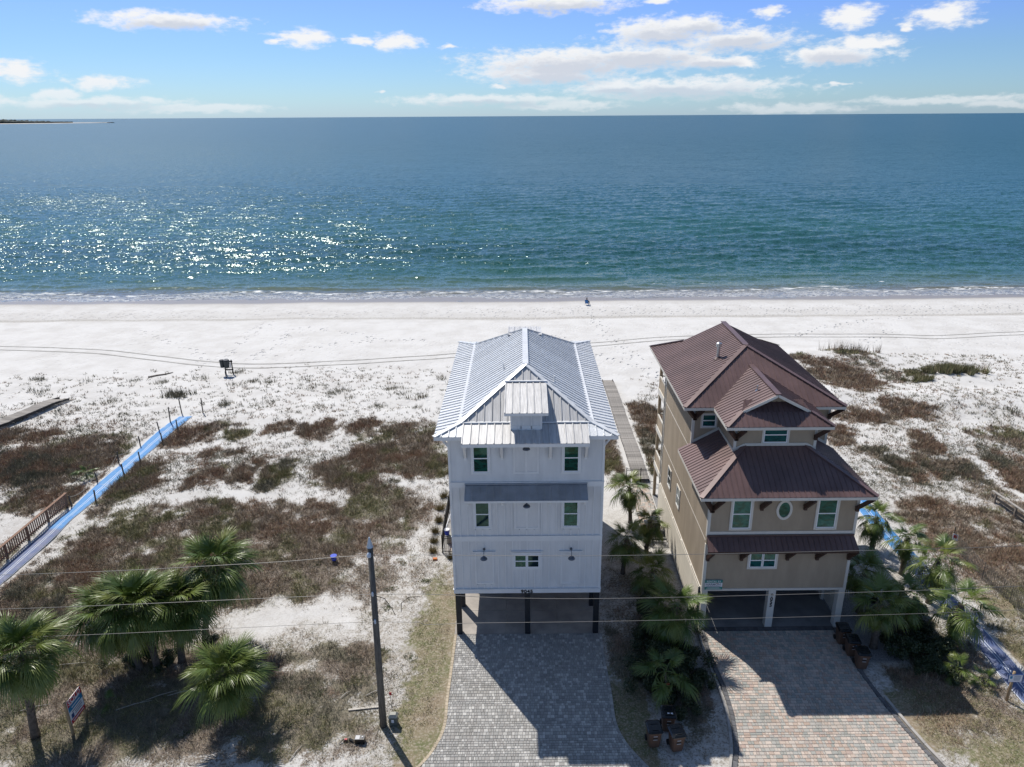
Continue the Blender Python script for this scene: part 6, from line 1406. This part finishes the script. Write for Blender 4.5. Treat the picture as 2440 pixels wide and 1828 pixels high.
palm((-19.35, 31.2), (-19.6, 31.1, 4.4), 1.12, 68, 'middle palm of the dense clump with dead fronds heaped at its foot', 3)
palm((-18.38, 31.84), (-18.0, 31.9, 4.0), 1.1, 64, 'palm with a bare leaning trunk on the right of the dense clump', 4, boots=False)
palm((-17.95, 33.85), (-16.7, 33.8, 4.9), 1.15, 60, 'tall palm rising behind the right end of the dense clump', 5)
palm((-14.03, 28.05), (-14.2, 28.1, 2.65), 1.0, 60, 'short bushy palm standing alone right of the dense clump', 6)
palm((7.68, 45.9), (7.5, 45.9, 2.9), .85, 24, 'palm in front of the black gate between the houses', 7, r0=.15)
palm((6.33, 39.7), (6.45, 39.7, 2.6), .8, 20, 'slim palm nearest the white house wall between the houses', 8, r0=.15)
palm((8.23, 42.2), (8.4, 42.2, 2.3), .75, 20, 'palm leaning over the short black fence between the houses', 9, r0=.15)
palm((7.8, 38.0), (7.85, 38.0, 1.3), .9, 22, 'low stemless palm below the slatted wall of the tan house', 10, r0=.15, dead=1)
palm((8.32, 32.75), (8.15, 32.7, 2.7), 1.0, 30, 'dark palm against the front corner of the tan house', 11, r0=.15)
palm((7.11, 28.9), (6.95, 28.9, 1.75), .8, 13, 'thin young palm tied with a red ribbon behind the bins', 12, r0=.06, dead=0, boots=False)
palm((19.15, 32.6), (19.1, 32.6, 2.9), 0.81, 28, 'palm on the gravel beside the row of bins', 13, r0=.2)
palm((23.3, 32.65), (23.55, 32.7, 2.7), 1.06, 17, 'open palm with wide separate fans beside the right blue mat', 14, r0=.2, dead=2)
palm((19.7, 35.6), (19.6, 35.6, 2.9), 0.85, 28, 'dark palm close to the right wall of the tan house', 15)
palm((23.98, 39.3), (23.95, 39.3, 2.7), 0.76, 22, 'palm with dead fronds on its left beside the right blue mat', 16, dead=5, r0=.17)
palm((23.4, 42.2), (23.4, 42.2, 2.4), .85, 22, 'farthest palm along the right blue mat', 17, r0=.17)
palm((24.2, 36.4), (24.3, 36.5, 3.0), 0.98, 18, 'palm overhanging the middle of the right blue mat', 18, r0=.18, dead=2)
palm((20.6, 33.6), (21.0, 33.6, 2.6), 0.80, 26, 'palm in the shade between the gravel and the right blue mat', 19)
palm((22.4, 30.3), (22.4, 30.3, .55), .6, 14, 'small ground palm in the shade near the notice sign', 20, r0=.07, dead=0, boots=False)
palm((23.6, 29.9), (23.6, 29.9, .3), .42, 10, 'tiny palm seedling beside the notice sign post', 21, r0=.05, dead=0, boots=False)
palm((-35.6, 53.6), (-35.6, 53.6, .45), .55, 14, 'small green ground palm beside the rope left of the blue mat', 22, r0=.07, dead=0, boots=False)
palm((-20.6, 28.9), (-20.6, 28.9, .2), .38, 8, 'small palm seedling just behind the SOLD board', 23, r0=.04, dead=0, boots=False)
o = MB().box(6.99, 7.15, 28.75, 28.81, 1.0, 1.12).build('ribbon', 'sign_red', loc=(7.05, 28.78, 1.0)); tag(o, 'red ribbon on the thin young palm behind the bins', 'ribbon')
# heap of cut fronds and sticks under the dense clump
rr_ = random.Random(31)
HEAP = [(-21.2, 30.6), (-20.6, 30.2), (-20.2, 30.9), (-21.6, 31.2), (-20.9, 31.0), (-19.8, 30.4), (-18.6, 30.3), (-17.9, 31.0), (-22.9, 29.6), (-18.9, 29.9)]
for i, (x, y) in enumerate(HEAP):
    o = link('cut_frond', rr_.choice(FRD)); o.location = (x, y, gz1(x, y) + .12 + .05 * (i % 4)); o.rotation_euler = (rr_.uniform(-.3, .3), rr_.uniform(0, .3), rr_.uniform(0, 6.28))
    tag(o, 'dry brown cut palm frond lying under the dense palm clump', 'palm frond', 'cut fronds under the dense clump')
STK = [(-24.6, 31.6, 2.2, .2, 'long bleached branch lying between the left edge palm and the dense clump'), (-18.5, 29.3, 1.8, .5, 'bleached branch in the shade in front of the bare leaning palm trunk'), (-17.4, 29.6, 1.4, .3, 'bleached branch between the dense clump and the short bushy palm'),
       (-19.4, 28.7, 1.6, .4, 'bleached branch nearest the SOLD board on its right'), (-22.2, 32.0, 1.0, 1.4, 'upright leaning branch left of the dense palm clump'), (-10.6, 25.9, .9, 1.2, 'thin branch on the sand below the short bushy palm'),
       (-9.1, 29.4, .6, .9, 'short branch piece left of the loose plank'), (-7.6, 29.6, 1.0, .5, 'branch lying behind the loose plank near the pole'), (-24.3, 28.7, 1.3, .35, 'dry branch on the grass left of the SOLD board')]
for x, y, L, a, lb in STK:
    z = gz1(x, y) + .06
    o = MB().tube([(x - L / 2 * math.cos(a), y - L / 2 * math.sin(a), z), (x, y + .05, z + .03), (x + L / 2 * math.cos(a), y + L / 2 * math.sin(a), z)], [.02, .022, .012], 6).build('dead_branch', 'pale_plank', loc=(x, y, z))
    tag(o, lb, 'branch', 'dead branches on the left lot')

# ---- shrubs: leaf-sized faces through the crown volume
def shrub_mesh(seed, rx, rz, nl, name='foliage'):
    r = np.random.default_rng(seed); nb = 9
    cb = np.stack([r.normal(0, .45, nb) * rx, r.normal(0, .45, nb) * rx, (.35 + .55 * r.random(nb)) * rz], -1); rb = (.28 + .22 * r.random(nb)) * rx
    k = r.integers(0, nb, nl); d = r.normal(size=(nl, 3)); d /= np.linalg.norm(d, axis=1)[:, None]
    p = cb[k] + d * (rb[k] * r.random(nl) ** .35)[:, None]; p[:, 2] = np.clip(p[:, 2], .03, None)
    t1 = r.normal(size=(nl, 3)); t1 /= np.linalg.norm(t1, axis=1)[:, None]; t2 = np.cross(t1, d + .3 * r.normal(size=(nl, 3))); t2 /= np.linalg.norm(t2, axis=1)[:, None] + 1e-6
    L = r.uniform(.05, .10, nl)[:, None]; Wd = L * .36
    V = np.stack([p - t1 * L, p - t2 * Wd, p + t1 * L, p + t2 * Wd], 1).reshape(-1, 3); F = np.arange(nl * 4).reshape(-1, 4)
    return np_mesh(name, V, F, 'shrub_leaf')
m = bpy.data.materials.new('shrub_leaf'); m.use_nodes = True; t = NT(m.node_tree); b = t.n['Principled BSDF']
ri = t.new('ShaderNodeNewGeometry').outputs['Random Per Island']
t.l.new(t.ramp(ri, [(0, (0.018, 0.034, 0.012)), (.6, (0.034, 0.054, 0.017)), (1, (0.065, 0.076, 0.028))]), b.inputs['Base Color']); b.inputs['Roughness'].default_value = .5
MATS['shrub_leaf'] = m
SM = [shrub_mesh(1, 1.0, 1.2, 3600), shrub_mesh(2, .9, 1.0, 3000), shrub_mesh(3, 1.1, .8, 3000)]
mb = MB(); r = random.Random(3)
for k in range(7): a = r.uniform(0, 6.28); mb.tube([(0, 0, -.05), (.25 * math.cos(a), .25 * math.sin(a), .4), (.55 * math.cos(a), .55 * math.sin(a), .85)], [.03, .022, .01], 5)
st_o = mb.build('stems', 'shrub_stem'); st_me = st_o.data; bpy.data.objects.remove(st_o)
def shrub(x, y, s, i, label, group):
    root = empty('shrub', (x, y, gz1(x, y)), label, 'shrub', group)
    a = link('foliage', SM[i % 3], root); a.scale = (s, s, s); a.rotation_euler = (0, 0, i * 1.3)
    a = link('stems', st_me, root); a.scale = (s, s, s)
for i, (x, y, s) in enumerate([(7.2, 31.3, .95), (8.3, 30.7, .85), (6.7, 30.1, .8), (7.7, 29.6, .85), (6.9, 32.5, .8), (7.9, 33.9, .7), (8.1, 28.2, .7), (7.3, 34.9, .6), (6.5, 33.6, .6), (8.6, 29.4, .6), (7.8, 30.6, 1.0), (7.3, 30.4, .95), (8.7, 31.6, .8), (7.6, 32.2, .9), (8.4, 33.2, .75), (7.0, 28.3, .6), (7.4, 36.2, .7), (6.2, 31.4, .6), (7.5, 27.6, .5), (8.7, 35.6, .6), (6.6, 31.0, .8), (6.4, 29.4, .65), (7.2, 29.0, .7), (8.2, 32.0, .9), (6.9, 33.4, .8), (7.6, 34.4, .8), (8.9, 30.2, .7), (7.0, 35.6, .7)]):
    shrub(x, y, s, i, 'dark leafy shrub in the shaded thicket between the two driveways', 'shrubs in the thicket between the drives')
for i, (x, y, s, lb) in enumerate([(-20.2, 31.9, .8, 'low dark shrub behind the foot of the dense palm clump'), (-19.0, 31.5, .7, 'low dark shrub between the trunks of the dense palm clump'), (-21.3, 31.9, .6, 'low dark shrub at the left foot of the dense palm clump'), (-17.3, 33.0, .6, 'low dark shrub at the foot of the tall palm')]):
    shrub(x, y, s, i, lb, 'shrubs under the left palms')
for i, (x, y, s) in enumerate([(20.6, 31.7, .85), (21.5, 31.1, .9), (21.3, 32.6, .9), (22.4, 31.8, .85), (20.3, 34.3, .7), (22.5, 33.9, .8), (21.8, 34.8, .8), (19.0, 37.5, .8), (22.3, 36.6, .8), (19.3, 39.8, .8), (20.9, 30.6, .7), (21.9, 30.4, .65), (20.0, 32.7, .7), (22.9, 35.2, .8), (21.0, 36.8, .8), (20.2, 41.5, .8)]):
    shrub(x, y, s, i, 'dark leafy shrub in the shade under the palms right of the tan house', 'shrubs under the right palms')
# ---- tufts that stand alone
PAL[4] = np.array([(0.05, 0.085, 0.025), (0.08, 0.10, 0.035), (0.035, 0.06, 0.02), (0.13, 0.125, 0.05), (0.06, 0.07, 0.03)])
PAL[5] = np.array([(0.20, 0.155, 0.07), (0.15, 0.13, 0.055), (0.26, 0.21, 0.11), (0.11, 0.105, 0.045), (0.17, 0.115, 0.05)])
def tuft(name, x, y, n, h0, h1, spread, sp, seed, label, cat, group=None, lean=(.1, .8), wb=.010, cl=1, ext=(0, 0)):
    r = np.random.default_rng(seed); cx = x + r.normal(0, 1, cl) * ext[0]; cy = y + r.normal(0, 1, cl) * ext[1]
    V, F, C = blades(cx, cy, n, h0, h1, np.full(cl, spread), np.full(cl, sp), seed, lean, wb); z = gz1(x, y)
    o = link(name, np_mesh(name, V - np.array([x, y, z]), F, 'dry_grass', C), None, (x, y, z)); return tag(o, label, cat, group)
TF = [(-6.1, 49.7, 'farthest'), (-6.15, 47.9, 'second farthest'), (-6.1, 46.2, 'third farthest'), (-6.2, 44.8, 'middle'), (-6.15, 43.55, 'second nearest'), (-6.1, 42.3, 'nearest')]
for i, (x, y, q) in enumerate(TF): tuft('ornamental_grass', x, y, 260, .35, .75, .16, 5, 400 + i, '%s rounded grass clump in the row outside the black fence' % q, 'grass clump', 'clumps along the black fence', (.1, 1.25), .009)
tuft('ornamental_grass', -4.85, 41.6, 220, .3, .65, .16, 5, 410, 'rounded grass clump at the corner of the white house wall', 'grass clump', None, (.1, 1.25), .009)
tuft('sea_oats', 47.6, 76.4, 70, .5, 1.25, .30, 2, 420, 'large green mound of sea oats on the right of the open beach', 'sea oats', None, (.05, .6), .012, 46, (1.7, .45))
tuft('sea_oats', 43.4, 74.6, 60, .35, .8, .28, 2, 421, 'smaller green sea oat patch left of the large mound', 'sea oats', None, (.05, .7), .012, 14, (.8, .4))
tuft('sea_oats', 40.0, 85.8, 13, .5, 1.5, .5, 0, 422, 'tall thin sea oats on the dune crest behind the tan house', 'sea oats', None, (.03, .35), .010, 26, (1.9, .45))
tuft('sea_oats', -36.5, 72.2, 30, .4, 1.0, .4, 3, 423, 'broad dark sea oat patch beyond the end of the left blue mat', 'sea oats', None, (.05, .45), .012, 12, (.75, .4))
r = random.Random(77)
BT = [(-49, 77.5), (-43.2, 77.0), (-40.2, 77.6), (-31.2, 75.6), (-29.4, 76.6), (-36.2, 78.2), (-27.8, 76.3), (-24.6, 76.8), (-23.2, 74.2), (-20.6, 72.4), (-18.9, 73.4), (-17.3, 70.6), (-14.2, 74.0), (-12.4, 72.0), (-10.1, 71.0), (-8.6, 78.2), (-14.8, 68.6), (-20.4, 68.6), (-26.4, 70.4), (-30.4, 69.2), (-42.5, 71.0), (-51.6, 74.2), (-45.5, 68.7), (-9.3, 67.2), (-55.0, 78.5), (-33.0, 80.0), (12.6, 70.4), (13.2, 67.2), (54.0, 70.2), (56.4, 66.2), (46.6, 64.8), (-38.6, 69.0)]
for i, (x, y) in enumerate(BT):
    tuft('beach_tuft', x + r.uniform(-.4, .4), y + r.uniform(-.5, .5), r.randint(14, 30), .2, r.uniform(.5, .95), .42, 3, 500 + i, 'loose grey green grass tuft standing alone on the upper beach sand', 'grass tuft', 'lone tufts on the upper beach', (.05, .8), .009, r.randint(3, 6), (.55, .35))
# bright weeds on the lots
for i, (x, y) in enumerate([(-10.3, 45.6), (-9.6, 46.6), (-8.4, 46.9), (-8.0, 45.3), (-7.9, 41.0), (-8.2, 38.2), (-6.3, 38.9), (-8.1, 36.3), (-7.8, 32.6), (-6.3, 32.1), (-7.9, 31.1), (-13.6, 41.0), (-10.4, 29.4), (-8.8, 30.6), (-24.4, 29.6), (-25.1, 28.6), (-16.0, 26.9), (-11.3, 27.6), (30.6, 33.8), (31.3, 32.9), (28.3, 31.0)]):
    tuft('weed_patch', x, y, 60, .05, .16, .22, 4, 600 + i, 'small bright green weed patch on the sandy lot', 'weed', 'green weeds on the lots', (.4, 1.4), .018, 3, (.18, .14))
